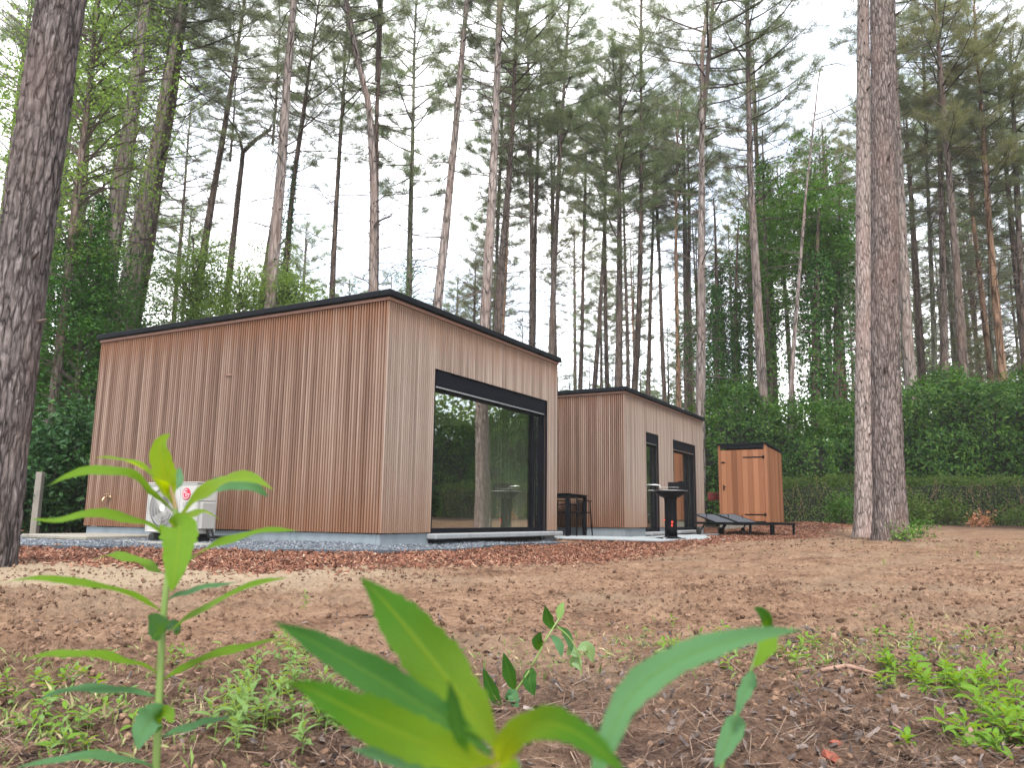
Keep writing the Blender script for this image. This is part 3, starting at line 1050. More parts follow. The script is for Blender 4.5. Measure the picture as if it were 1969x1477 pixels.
def cabin(root, Lx, Ly, H, zc, openings, side_openings=(), left_from=0.0, inner=True):
    T = .20
    zt = H - .089
    ztop = zt - .045
    # plinth of concrete panels, each its own piece
    xs = [0.035]
    while xs[-1] < Lx - .05:
        xs.append(min(xs[-1] + 1.15, Lx - .035))
    gaps = [(o[0] - .02, o[1] + .02) for o in openings]
    for a, b in zip(xs[:-1], xs[1:]):
        segs = [(a, b)]
        for (ga, gb) in gaps:
            ns = []
            for (p, q) in segs:
                if gb <= p or ga >= q:
                    ns.append((p, q))
                else:
                    if ga - p > .03:
                        ns.append((p, ga))
                    if q - gb > .03:
                        ns.append((gb, q))
            segs = ns
        for (p, q) in segs:
            mb = MB()
            mb.box((p + .002, .032, -.25), (q - .002, .09, zc - .012), bev=.004)
            mb.build('plinth_panel', M['plinth'], root)
    ys = [.035]
    while ys[-1] < Ly - .05:
        ys.append(min(ys[-1] + 1.46, Ly - .035))
    for a, b in zip(ys[:-1], ys[1:]):
        mb = MB()
        mb.box((.036, a + (.058 if a < .04 else .002), -.25), (.09, b - .002, zc - .012), bev=.004)
        mb.build('plinth_panel', M['plinth'], root)
    # structural walls behind the cladding (with the openings left free)
    wl = MB()
    lo, hi = .028, T
    cuts = sorted(openings, key=lambda o: o[0])
    x = lo
    for (a, b, z0, z1) in cuts:
        wl.box((x, lo, zc), (a, hi, ztop))
        wl.box((a, lo + .001, z1), (b, hi - .001, ztop - .001))
        wl.box((a, .092, -.1), (b, hi - .001, z0 - .01))
        x = b
    wl.box((x, lo, zc), (Lx - lo, hi, ztop))
    wl.box((lo, hi + .0015, zc), (hi, Ly - lo, ztop))
    wl.box((Lx - hi, hi + .0015, zc), (Lx - lo, Ly - lo, ztop))
    yb = Ly
    if inner:      # rear wall with a wide unseen opening, added to light the room
        wl.box((hi + .002, yb - hi, zc), (.5, yb - lo, ztop))
        wl.box((4.5, yb - hi, zc), (Lx - hi - .002, yb - lo, ztop))
        wl.box((.5, yb - hi, 2.42), (4.5, yb - lo, ztop - .001))
    else:
        wl.box((hi + .002, yb - hi, zc), (Lx - hi - .002, yb - lo, ztop))
    wl.build('wall', M['batten'], root)
    # inside
    it = MB()
    ci, co = hi + .012, hi + .002
    it.box((co, hi + .014, zc), (ci, Ly - hi - .002, 2.62))
    it.box((Lx - ci, hi + .014, zc), (Lx - co, Ly - hi - .002, 2.62))
    if not inner:
        it.box((ci + .002, Ly - ci, zc), (Lx - ci - .002, Ly - co, 2.62))
    it.build('inner_lining', M['wall_inner'], root)
    cl = MB()
    cl.box((ci + .003, hi + .004, 2.45), (Lx - ci - .003, Ly - hi - .02, 2.60))
    cl.build('ceiling', M['ceil_inner'], root)
    fl = MB()
    fl.box((ci + .003, hi + .004, zc - .12), (Lx - ci - .003, Ly - hi - .02, zc - .02))
    fl.build('floor', M['floor_inner'], root)
    # roof: slab, black trim with a small overhang, timber batten under it
    ro = MB()
    ro.box((.03, .03, ztop + .002), (Lx - .03, Ly - .03, zt))
    ro.build('roof', M['roof_felt'], root)
    ov = .055
    tr = MB()
    tr.box((-ov, -ov, zt + .002), (Lx + ov, .10, H), bev=.012)
    tr.box((-ov, .102, zt + .003), (.10, Ly + ov, H - .002), bev=.012)
    tr.box((Lx - .10, .102, zt + .003), (Lx + ov, Ly + ov, H - .002), bev=.012)
    tr.box((.102, Ly - .10, zt + .002), (Lx - .102, Ly + ov, H), bev=.012)
    tr.build('roof_trim', M['roof_felt'], root)
    sb = MB()
    sb.box((-.014, -.014, ztop), (Lx + .014, .026, zt), bev=.003)
    sb.box((-.014, .028, ztop + .001), (.026, Ly + .014, zt - .001), bev=.003)
    sb.build('eave_batten', M['cedar_trim'], root)
    # cladding: every batten an object
    n = int((Lx - .03) / WSL)
    for i in range(n + 1):
        x = .022 + i * (Lx - .044) / n
        top, hit = ztop - .002, None
        for (a, b, z0, z1) in openings:
            if a - .02 < x < b + .02:
                hit = (z0, z1)
        if hit is None:
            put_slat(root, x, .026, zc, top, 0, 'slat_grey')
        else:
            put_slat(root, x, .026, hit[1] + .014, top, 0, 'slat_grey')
    n = int((Ly - left_from - .03) / WSL)
    for i in range(n + 1):
        y = .024 + i * (Ly - left_from - .046) / n
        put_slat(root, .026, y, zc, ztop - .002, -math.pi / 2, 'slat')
    cp = MB()
    cp.box((-.002, -.002, zc), (.026, .0, ztop - .001))
    return root


# nearer cabin
cab1 = empty('wooden_cabin', C1, ROT, 'larger near wooden cabin with vertical slats and one wide black-framed window', 'cabin', 'flat-roofed slatted cabins')
OP1 = [(1.075, 4.425, .155, 2.352)]
cabin(cab1, 4.84, 5.816, 3.2, .167, OP1)
pane_window(cab1, *OP1[0], shutter=.215, frame_r=.34, sill=(1.0, 4.81))
# curtain, kitchen block seen dimly through the wide window
cu = MB()
ys = np.linspace(.32, 1.26, 90)
off = .035 * np.sin(np.arange(90) * 1.25) + .012 * np.sin(np.arange(90) * .37)
V = [(4.50 + o, y, .2) for y, o in zip(ys, off)] + [(4.50 + o, y, 2.10) for y, o in zip(ys, off)]
cu.add(V, [(i, i + 1, 90 + i + 1, 90 + i) for i in range(89)])
cu.build('curtain', M['curtain'], cab1, True)
kb = MB()
kb.box((.3, 2.4, .15), (.95, 4.2, 1.0), bev=.01)
kb.box((4.02, 1.42, .15), (4.6, 4.4, 1.97), bev=.01)
kb.box((3.3, 2.2, .15), (3.9, 3.6, .92), bev=.01)
kb.build('kitchen_block', M['dark_inner'], cab1)
# outdoor tap on the long wall
tp = MB()
tp.tube([(.0, 5.22, .60), (-.06, 5.22, .60), (-.10, 5.22, .59), (-.115, 5.22, .555), (-.115, 5.22, .52)], [.013, .012, .012, .012, .013], 8)
tp.tube([(-.055, 5.22, .60), (-.055, 5.22, .645)], .008, 6)
tp.box((-.075, 5.18, .642), (-.035, 5.26, .652), bev=.003)
tp.lathe([(.026, -.002), (.026, .006), (.012, .008)], 12, (-.003, 5.22, .60), 'x')
tp.build('tap', M['brass'], cab1, True)
vt = MB()
vt.box((-.012, 2.74, 2.30), (.0, 2.86, 2.33), bev=.003)
vt.build('vent_cover', M['cedar_trim'], cab1)

# farther cabin
cab2 = empty('wooden_cabin', C2, ROT, 'smaller far wooden cabin behind the black table, with two narrow dark openings', 'cabin', 'flat-roofed slatted cabins')
OP2 = [(1.24, 2.01, .11, 2.2), (3.09, 4.80, .125, 2.2)]
cabin(cab2, 5.5422, 5.8, 3.01, .20, OP2, inner=False)
pane_window(cab2, *OP2[0], shutter=.20, frame_r=.0)
pane_window(cab2, *OP2[1], shutter=.20, frame_r=.50)

# steel edging along the gravel
eg = MB()
pts = np.array([(*p, float(terrain(np.array([p[0]]), np.array([p[1]]))[0])) for p in gout])
for a, b in zip(pts[:-1], pts[1:]):
    d = b - a
    ln = np.linalg.norm(d[:2])
    eg.box((0, -.006, -.08), (ln, .006, .048), RM(0, 0, math.atan2(d[1], d[0]), tuple(a)))
tag(eg.build('gravel_edging', M['edging']), 'thin dark steel edging between grey gravel and bark mulch', 'edging')

# terrace of pale tiles between and before the cabins
tr_root = empty('terrace', L1(4.9, -2.3), ROT)
tag(tr_root, kind='structure')
gt = MB()
gt.box((0, 0, -.06), (2.26, 4.2, .0195))
gt.box((2.262, .75, -.06), (8.0, 1.84, .0190))
gt.build('bedding', M['mulch'], tr_root)
random.seed(5)
tile_me = None
for i in range(14):
    for j in range(8):
        x, y = i * .6 + .01, j * .6 - .15
        ok = (x < 2.0 and .1 < y + .3 < 4.4) or (2.0 <= x < 7.8 and .7 < y + .3 < 1.9)
        if i < 4 and j == 0:
            ok = i >= 2
        if j == 1 and 3 < i < 7:
            ok = True
        if x + .6 > 2.34 and y + .6 > 1.97:
            ok = False
        if x + .6 > 7.7 or y < -.5:
            ok = False
        if not ok:
            continue
        if tile_me is None:
            mb = MB()
            mb.box((.003, .003, 0), (.597, .597, .035), bev=.004)
            tile_me = mb.mesh('paving_tile', M['tile'])
        link('paving_tile', tile_me, tr_root, (x, y, .004 + random.uniform(0, .004)), (random.uniform(-.003, .003), random.uniform(-.003, .003), 0))

# concrete slabs beside the heat pump
sroot = empty('concrete_step', L1(-.9, 4.3), ROT, 'pale concrete slab step lying on gravel left of the heat pump', 'step')
mb = MB()
mb.box((-.42, -.62, -.08), (.86, .98, .012), bev=.012)
mb.build('lower_slab', M['slab'], sroot)
mb = MB()
mb.box((-.36, -.50, .014), (.85, .95, .068), bev=.012)
mb.build('upper_slab', M['slab'], sroot)
mb = MB()
mb.box((-.43, -.25, -.10), (-.385, .15, .010), bev=.006)
mb.build('edge_stone', M['sill'], sroot)
sl2 = MB()
sl2.box((-1.12, 1.75, -.07), (-.1, 3.62, .018), bev=.012)
tag(sl2.build('concrete_pad', M['slab'], None, False, tuple(C1), (0, 0, ROT)), 'long flat concrete pad on the gravel under the white heat pump', 'pad')

# ------------------------------------------------------------------ heat pump
ac = empty('heat_pump', L1(-.80, 2.315, .02), ROT, 'white outdoor heat pump unit with round red emblem against the long wall', 'heat pump')
# local: x 0 (front face) .. .34, y 0 .. .95, z .10 .. .745
mb = MB()
mb.box((.012, 0, .10), (.34, .95, .735), bev=.012)
mb.build('casing', M['ac_white'], ac)
mb = MB()
mb.box((-.004, -.008, .737), (.348, .958, .752), bev=.006)
mb.build('lid', M['ac_white'], ac)
mb = MB()
mb.box((.0, .005, .112), (.011, .945, .128), bev=.004)
mb.box((.0, .005, .712), (.011, .945, .730), bev=.004)
mb.box((.0, .310, .130), (.011, .330, .710), bev=.004)
mb.box((.0, .928, .130), (.011, .945, .710), bev=.004)
mb.box((.004, .005, .130), (.0108, .308, .710), bev=.003)
mb.build('front_panel', M['ac_white'], ac)
FC = (.0, .63, .42)
mb = MB()
mb.lathe([(.285, .0115), (.285, .006), (.265, .0), (.258, .0115)], 40, (0, .63, .42), 'x')
mb.lathe([(.0, .0118), (.256, .0118)], 40, (0, .63, .42), 'x')
mb.build('fan_shroud', M['ac_shade'], ac)
mb = MB()
mb.lathe([(.0, .0095), (.254, .0095), (.254, .0112), (.0, .0112)], 36, (0, .63, .42), 'x')
mb.build('fan_recess', M['ac_dark'], ac)
gr = MB()
for k in range(44):
    a = 2 * math.pi * k / 44
    c = []
    for q in range(6):
        rr = .045 + .215 * q / 5
        aa = a + .35 * q / 5
        c.append((-.004, .63 + rr * math.cos(aa), .42 + rr * math.sin(aa)))
    gr.tube(c, .0028, 4)
for rr in (.10, .155, .21, .26):
    gr.tube([(-.004, .63 + rr * math.cos(t), .42 + rr * math.sin(t)) for t in np.linspace(0, 2 * math.pi, 33)], .0025, 4, cap=False)
gr.build('fan_grille', M['ac_white'], ac)
mb = MB()
mb.lathe([(.0, -.010), (.040, -.010), (.046, -.004), (.046, .004)], 24, (0, .63, .42), 'x')
mb.build('fan_hub', M['print_white'], ac, False)
bl = MB()
for k in range(3):
    a = 2 * math.pi * k / 3 + .4
    V = []
    for q in range(6):
        t = a + .9 * q / 5
        V += [(.002 + .006 * q / 5, .63 + .05 * math.cos(t), .42 + .05 * math.sin(t)), (.001 + .008 * q / 5, .63 + .23 * math.cos(t + .2), .42 + .23 * math.sin(t + .2))]
    bl.add(V, [(2 * q, 2 * q + 1, 2 * q + 3, 2 * q + 2) for q in range(5)])
bl.build('fan_blades', M['ac_shade'], ac)
mb = MB()
mb.box((.05, -.065, .16), (.27, -.002, .50), bev=.010)
mb.build('pipe_cover', M['ac_shade'], ac)
mb = MB()
mb.box((.02, -.012, .515), (.30, -.001, .66), bev=.004)
mb.box((.10, -.022, .60), (.20, -.0125, .655), bev=.006)
mb.build('service_panel', M['ac_white'], ac)
emb = MB()
emb.lathe([(.0, -.004), (.074, -.004), (.078, .000), (.078, .0035)], 32, (0, .19, .600), 'x')
e_o = emb.build('emblem', M['ac_red'], ac)
# the round face mark: open ring, nose stroke and one eye, then the two letters below
em = MB()


def flat_stroke(pts, w, x=-.0062, t=.0016):
    for (a, b) in zip(pts[:-1], pts[1:]):
        a, b = np.array(a), np.array(b)
        d = (b - a) / np.linalg.norm(b - a)
        nn = np.array([-d[1], d[0]]) * w / 2
        a2, b2 = a - d * w * .3, b + d * w * .3
        q = [a2 - nn, b2 - nn, b2 + nn, a2 + nn]
        V = [(x, p[0], p[1]) for p in q] + [(x + t, p[0], p[1]) for p in q]
        em.add(V, [(0, 1, 2, 3), (7, 6, 5, 4), (0, 4, 5, 1), (1, 5, 6, 2), (2, 6, 7, 3), (3, 7, 4, 0)])


cy, cz, ek = .19, .600, 1.56
# the unit's face looks towards -x: +y is the viewer's left, so x of the drawing runs along -y
ring = [(cy - .036 * ek * math.cos(t), cz + .036 * ek * math.sin(t)) for t in np.linspace(math.radians(75), math.radians(355), 26)]
flat_stroke(ring, .008)
flat_stroke([(cy - .036 * ek, cz - .002), (cy - .012 * ek, cz - .002)], .008)
flat_stroke([(cy + .002, cz + .018 * ek), (cy + .002, cz - .016 * ek), (cy - .010 * ek, cz - .016 * ek)], .008)
em.lathe([(.0, -.0062), (.009, -.0062), (.009, -.0046)], 10, (0, cy + .017 * ek, cz + .014 * ek), 'x')
em.build('emblem_mark', M['print_white'], e_o)
em = MB()
ly = .470
flat_stroke([(cy + .040, ly + .028), (cy + .040, ly - .026), (cy + .008, ly - .026)], .011, -.0012)
Gp = [(cy - .022 - .024 * math.cos(t), ly + .027 * math.sin(t)) for t in np.linspace(math.radians(48), math.radians(335), 18)]
flat_stroke(Gp + [(cy - .046, ly - .002), (cy - .026, ly - .002)], .010, -.0012)
em.build('lettering', M['ac_shade'], ac)
for yy in (.16, .80):
    mb = MB()
    mb.box((-.015, yy - .05, .0), (.36, yy + .05, .085), bev=.012)
    mb.box((.0, yy - .03, .086), (.345, yy + .03, .0985), bev=.003)
    mb.build('foot', M['rubber'], ac)
pp_ = MB()
pp_.tube([(.18, -.03, .20), (.18, -.05, .12), (.20, -.05, .06), (.5, -.06, .05), (.80, -.06, .07)], .018, 8)
pp_.tube([(.24, -.03, .20), (.24, -.055, .13), (.26, -.06, .07), (.5, -.085, .06), (.80, -.09, .07)], .014, 8)
pp_.build('pipe', M['rubber'], ac, True)

# ------------------------------------------------------------------ shed
SHD = np.array([*at(1478.5, 1010, 20.75)[:2], 0])
SHD[2] = tz(SHD[0], SHD[1]) + .01
SHD[2] = .385 - 20.75 * (1011.0 - 1004.6) / 1540.5
shed = empty('garden_shed', SHD, ROT, 'tall orange-brown timber shed with black roof behind the loungers', 'shed')
# local +x runs away from us along the visible side, +y runs along the front towards the left
SW, SD, SH = 1.24, 2.0, 2.06
random.seed(9)


def plank(x0, y0, z0, x1, y1, z1, name='plank', par=shed):
    mb = MB()
    cx, cy_, = (x0 + x1) / 2, (y0 + y1) / 2
    mb.box((x0 - cx, y0 - cy_, 0), (x1 - cx, y1 - cy_, z1 - z0), bev=.004)
    return mb.build(name, M['shed_plank'], par, False, (cx, cy_, z0))


nb = 11
for i in range(nb):
    a = .06 + i * (SD - .06) / nb
    plank(a + .002, -.004 - random.uniform(0, .003), .03, a + (SD - .06) / nb - .002, .018, SH - .075 - .05 * (a / SD), 'side_plank')
plank(-.012, -.008, .02, .055, .06, SH - .02, 'corner_post')
plank(-.012, SW - .06, .02, .055, SW + .008, SH - .02, 'corner_post')
door = MB()
door.box((.012, .064, .05), (.02, SW - .064, SH - .16))
d_o = door.build('door', M['batten'], shed)
nd_ = 8
for i in range(nd_):
    a = .064 + i * (SW - .128) / nd_
    mb = MB()
    w_ = (SW - .128) / nd_
    mb.box((-.010 - random.uniform(0, .003), -w_ / 2 + .0015, 0), (.0115, w_ / 2 - .0015, SH - .215), bev=.003)
    mb.build('door_board', M['shed_plank'], d_o, False, (0, a + w_ / 2, .055))
for zz, ln in ((1.70, .52), (.22, .52)):
    hb = MB()
    hb.box((-.020, .075, zz - .016), (-.0135, .075 + ln, zz + .016), bev=.003)
    hb.box((-.024, .045, zz - .04), (-.0135, .095, zz + .04), bev=.004)
    hb.build('hinge', M['black_metal'], d_o)
lt = MB()
lt.box((-.024, SW - .18, 1.56), (-.0135, SW - .07, 1.585), bev=.004)
lt.box((-.026, SW - .135, 1.55), (-.0137, SW - .105, 1.605), bev=.004)
lt.build('latch', M['black_metal'], d_o)
lt = MB()
lt.box((-.020, SW - .145, .84), (-.0135, SW - .105, .98), bev=.004)
lt.tube([(-.02, SW - .125, .93), (-.06, SW - .125, .93), (-.06, SW - .19, .93)], .010, 8)
lt.build('handle', M['black_metal'], d_o)
bw = MB()
bw.box((.03, .02, .03), (SD - .02, SW - .02, SH - .16))
bw.build('wall', M['batten'], shed)
rf = MB()
rf.add([(-.05, -.03, SH - .025), (SD + .05, -.03, SH - .105), (SD + .05, SW + .05, SH - .105), (-.05, SW + .05, SH - .025),
        (-.05, -.03, SH + .02), (SD + .05, -.03, SH - .06), (SD + .05, SW + .05, SH - .06), (-.05, SW + .05, SH + .02)],
       [(0, 3, 2, 1), (4, 5, 6, 7), (0, 1, 5, 4), (1, 2, 6, 5), (2, 3, 7, 6), (3, 0, 4, 7)])
rf.build('roof', M['roof_felt'], shed)
ft = MB()
ft.box((-.035, .062, SH - .125), (.0, SW - .062, SH - .03), bev=.004)
ft.build('fascia', M['roof_felt'], shed)
bs = MB()
bs.box((-.01, -.01, -.2), (SD, SW + .01, .019))
bs.build('base', M['slab'], shed)

# ------------------------------------------------------------------ table and chairs
TAB = np.array([1.065, 15.10, .041])
TA = R(90 - 20)
tab = empty('bar_table', TAB, TA, 'black square-legged outdoor table standing between the two cabins', 'table')
TX, TY, TH_ = 1.25, 2.3, .79
tp_ = MB()
tp_.box((-.036, -.036, TH_ - .06), (TX + .036, TY + .036, TH_ - .012), bev=.006)
tp_.build('table_frame', M['black_paint'], tab)
tt_ = MB()
tt_.box((-.055, -.055, TH_ - .011), (TX + .055, TY + .055, TH_), bev=.004)
tt_.build('tabletop', M['shutter'], tab)
for (a, b) in ((0, 0), (TX, 0), (0, TY), (TX, TY)):
    lg = MB()
    lg.box((a - .034, b - .034, 0), (a + .034, b + .034, TH_ - .062), bev=.005)
    lg.build('leg', M['black_paint'], tab)


def chair(loc, rz, label):
    c = empty('garden_chair', loc, rz, label, 'chair')
    mb = MB()
    mb.box((-.25, -.24, .43), (.25, .24, .455), bev=.012)
    mb.build('seat', M['black_paint'], c)
    for (x, y, dx, dy, zt) in ((-.24, .23, -.02, .03, .66), (.24, .23, .02, .03, .66), (-.24, -.22, -.02, -.06, .66), (.24, -.22, .02, -.06, .66)):
        mb = MB()
        mb.tube([(x + dx, y + dy, 0), (x, y, .44), (x, y * .94, zt)], [.012, .015, .013], 8)
        mb.build('leg', M['black_metal'], c, True)
    for x in (-.24, .24):
        mb = MB()
        mb.box((x - .022, -.24, .655), (x + .022, .25, .675), bev=.008)
        mb.build('armrest', M['black_metal'], c)
    mb = MB()
    mb.tube([(-.24, -.22, .62), (-.23, -.25, .74), (0, -.275, .765), (.23, -.25, .74), (.24, -.22, .62)], .013, 8)
    mb.tube([(-.235, -.235, .58), (0, -.265, .60), (.235, -.235, .58)], .012, 8)
    mb.build('backrest', M['black_metal'], c, True)
    return c


p = at(1103, 1035, 15.75)
chair((p[0], p[1], .041), TA - 1.9, 'black chair with thin splayed legs just behind the near table leg')

# ------------------------------------------------------------------ barbecue
bq = empty('barbecue', (2.85, 14.42, .034), 0, 'black pillar barbecue with wide bowl and windshield in front of far cabin', 'barbecue')
mb = MB()
mb.lathe([(.27, 0), (.27, .012), (.20, .022), (.13, .035), (.112, .05)], 32)
mb.build('base', M['black_metal'], bq)
for a in (.5, 2.2, 4.1, 5.6):
    mb = MB()
    mb.box((-.05, -.02, 0), (.05, .02, .025), RM(0, 0, a, (.25 * math.cos(a), .25 * math.sin(a), .006)), bev=.006)
    mb.build('foot', M['alu'], bq)
mb = MB()
mb.lathe([(.110, .045), (.107, .2), (.107, .68), (.115, .70), (.120, .74)], 32)
mb.build('pillar', M['black_metal'], bq, True)
mb = MB()
mb.lathe([(.10, .71), (.16, .735), (.25, .79), (.285, .835), (.285, .845), (.24, .80), (.0, .76)], 40)
mb.build('bowl', M['black_metal'], bq, True)
mb = MB()
mb.lathe([(.275, .838), (.312, .842), (.312, .850), (.275, .852)], 40)
mb.box((-.40, -.05, .842), (-.26, .06, .850), bev=.003)
mb.build('rim', M['steel'], bq)
ws = MB()
th = np.linspace(R(-75), R(115), 20)
V = [(.07 + .165 * math.cos(t), .165 * math.sin(t), .853) for t in th] + [(.07 + .175 * math.cos(t), .175 * math.sin(t), 1.0 + .02 * math.cos(t)) for t in th]
V += [(.07 + .158 * math.cos(t), .158 * math.sin(t), .853) for t in th] + [(.07 + .168 * math.cos(t), .168 * math.sin(t), 1.0 + .02 * math.cos(t)) for t in th]
F = [(i, i + 1, 20 + i + 1, 20 + i) for i in range(19)] + [(40 + i + 1, 40 + i, 60 + i, 60 + i + 1) for i in range(19)]
F += [(20 + i, 20 + i + 1, 60 + i + 1, 60 + i) for i in range(19)] + [(0, 20, 60, 40), (19, 59, 79, 39)]
ws.add(V, F)
ws.box((-.07, -.172, .856), (.24, -.162, .99), bev=.004)
ws.build('windshield', M['black_metal'], bq)
gr = MB()
for k in range(-7, 8):
    w_ = math.sqrt(max(.0, .21 ** 2 - (k * .029) ** 2))
    gr.tube([(-w_, k * .029, .90), (w_, k * .029, .90)], .0035, 5)
gr.build('grill_grate', M['steel'], bq)
for yy in (-.03, .03):
    hd = MB()
    hd.tube([(-.16, yy, .90), (-.20, yy, .945), (-.46, yy, .945)], .009, 8)
    hd.build('grate_handle', M['steel'], bq, True)
mb = MB()
mb.lathe([(.0, -.128), (.017, -.128), (.020, -.118), (.010, -.108)], 12, (0, -.0, .295), 'y')
mb.box((-.016, -.119, .215), (.008, -.108, .262), bev=.004)
mb.build('vent_knob', M['red_tag'], bq)
mb = MB()
mb.tube([(-.10, -.02, .33), (-.135, -.03, .33)], .012, 6)
mb.build('vent_knob', M['red_tag'], bq)

# ------------------------------------------------------------------ sun loungers
AXD = np.array([-.40, .917])           # from foot end to head end
WID = np.array([.917, .40])
LROT = math.atan2(AXD[1], AXD[0])       # local +x = towards the head, local -y = to the right


def lounger(loc, label):
    lo = empty('sun_lounger', loc, LROT, label, 'sun lounger', 'black sun loungers behind the barbecue')
    L_, W_, Z_ = 1.95, .60, .30
    mb = MB()
    mb.box((0, -W_, Z_ - .05), (L_, -W_ + .03, Z_), bev=.006)
    mb.box((0, -.03, Z_ - .05), (L_, 0, Z_), bev=.006)
    mb.box((0, -W_ + .031, Z_ - .048), (.03, -.031, Z_ - .002), bev=.006)
    mb.box((L_ - .03, -W_ + .031, Z_ - .048), (L_, -.031, Z_ - .002), bev=.006)
    mb.box((.62, -W_ + .031, Z_ - .06), (.65, -.031, Z_ - .03), bev=.006)
    mb.box((1.20, -W_ + .031, Z_ - .06), (1.23, -.031, Z_ - .03), bev=.006)
    mb.build('frame', M['black_metal'], lo)
    mb = MB()
    mb.box((.032, -W_ + .032, Z_ - .014), (1.22, -.032, Z_ - .004), bev=.003)
    mb.build('seat', M['mesh_grey'], lo)
    a = R(13)
    mb = MB()
    mb.box((0, -W_ + .035, -.006), (.76, -.035, .006), RM(0, -a, 0, (1.215, 0, Z_)), bev=.004)
    bk = mb.build('backrest', M['mesh_grey'], lo)
    mb = MB()
    mb.box((0, -W_ + .02, -.018), (.78, -W_ + .045, .010), RM(0, -a, 0, (1.215, 0, Z_)), bev=.005)
    mb.box((0, -.045, -.018), (.78, -.02, .010), RM(0, -a, 0, (1.215, 0, Z_)), bev=.005)
    mb.box((.755, -W_ + .046, -.017), (.78, -.046, .009), RM(0, -a, 0, (1.215, 0, Z_)), bev=.005)
    mb.build('back_frame', M['black_metal'], bk)
    for y in (-W_ + .1, -.1):
        mb = MB()
        mb.tube([(1.62, y, Z_ + .17), (1.55, y, Z_ - .05)], .009, 6)
        mb.build('back_strut', M['black_metal'], lo)
    for y in (-W_ + .022, -.022):
        mb = MB()
        mb.box((.02, y - .02, 0), (.065, y + .02, Z_ - .051), bev=.005)
        mb.build('leg', M['black_metal'], lo)
        mb = MB()
        mb.tube([(L_ - .36, y, Z_ - .05), (L_ - .2, y, .085)], [.017, .015], 8)
        mb.build('leg', M['black_metal'], lo)
    for y in (-W_ - .022, .022):
        mb = MB()
        mb.lathe([(.0, -.02), (.06, -.02), (.085, -.012), (.085, .012), (.06, .02), (.0, .02)], 20, (L_ - .2, y, .087), 'y')
        mb.build('wheel', M['rubber'], lo, False)
    return lo


F0 = np.array([5.03, 17.0])
lounger((F0[0], F0[1], tz(*F0) + .028), 'left of two black sun loungers with grey mesh and raised back, next to far cabin')
F1 = F0 + WID * .612
lounger((F1[0], F1[1], tz(*F1) + .028), 'right of two black sun loungers with raised back, nearer to the big twin trunks')

# ================================================================== TREES
def merge_parts(name, parts, mats):
    """parts: list of (V, F array (m,3|4), material index) -> one mesh of mixed faces"""
    off, Vs, Fs, mi = 0, [], [], []
    for V, F, k in parts:
        V = np.asarray(V, float).reshape(-1, 3)
        Vs.append(V)
        F = np.asarray(F, np.int64) + off
        Fs.append(F)
        mi.append(np.full(len(F), k))
        off += len(V)
    k3 = all(f.shape[1] == Fs[0].shape[1] for f in Fs)
    if k3:
        F = np.concatenate(Fs)
    else:
        F = [list(r) for f in Fs for r in f]
    return raw_mesh(name, np.concatenate(Vs), F, mats, np.concatenate(mi), False)


def tubes_tri(polys, radii, sides=4):
    """many polylines (each (k,3)) with radii (k,) -> V, quad faces"""
    Vs, Fs, off = [], [], 0
    th = np.linspace(0, 2 * np.pi, sides, endpoint=False)
    for P, r in zip(polys, radii):
        P = np.asarray(P, float)
        T = np.gradient(P, axis=0)
        T /= np.linalg.norm(T, axis=1)[:, None] + 1e-9
        ref = np.where(np.abs(T[:, 2:3]) < .85, np.array([[0, 0, 1.]]), np.array([[1., 0, 0]]))
        a = np.cross(T, ref)
        a /= np.linalg.norm(a, axis=1)[:, None] + 1e-9
        b = np.cross(T, a)
        r = np.asarray(r, float)[:, None, None]
        V = P[:, None, :] + r * (np.cos(th)[None, :, None] * a[:, None, :] + np.sin(th)[None, :, None] * b[:, None, :])
        k = len(P)
        i, j = np.meshgrid(np.arange(k - 1), np.arange(sides), indexing='ij')
        n = (j + 1) % sides
        F = np.stack([i * sides + j, i * sides + n, (i + 1) * sides + n, (i + 1) * sides + j], -1).reshape(-1, 4) + off
        Vs.append(V.reshape(-1, 3))
        Fs.append(F)
        off += k * sides
    return np.concatenate(Vs), np.concatenate(Fs)


def unit(v):
    return v / (np.linalg.norm(v, axis=-1, keepdims=True) + 1e-9)


def needles(P, D, g, m=12, ln=(.11, .23), w=.0075, spread=.85):
    """P tuft centres, D twig directions -> V, quads (each a thin blade)"""
    n = len(P)
    d = unit(D[:, None, :] * .75 + g.normal(0, spread, (n, m, 3)) + np.array([0, 0, .18]))
    L = g.uniform(ln[0], ln[1], (n, m, 1))
    side = unit(np.cross(d, g.normal(0, 1, (n, m, 3)))) * w
    p = P[:, None, :] + g.normal(0, .03, (n, m, 3))
    tip = p + d * L
    V = np.stack([p - side * .6, p + side * .6, tip + side * .35, tip - side * .35], 2).reshape(-1, 3)
    F = np.arange(len(V)).reshape(-1, 4)
    return V, F


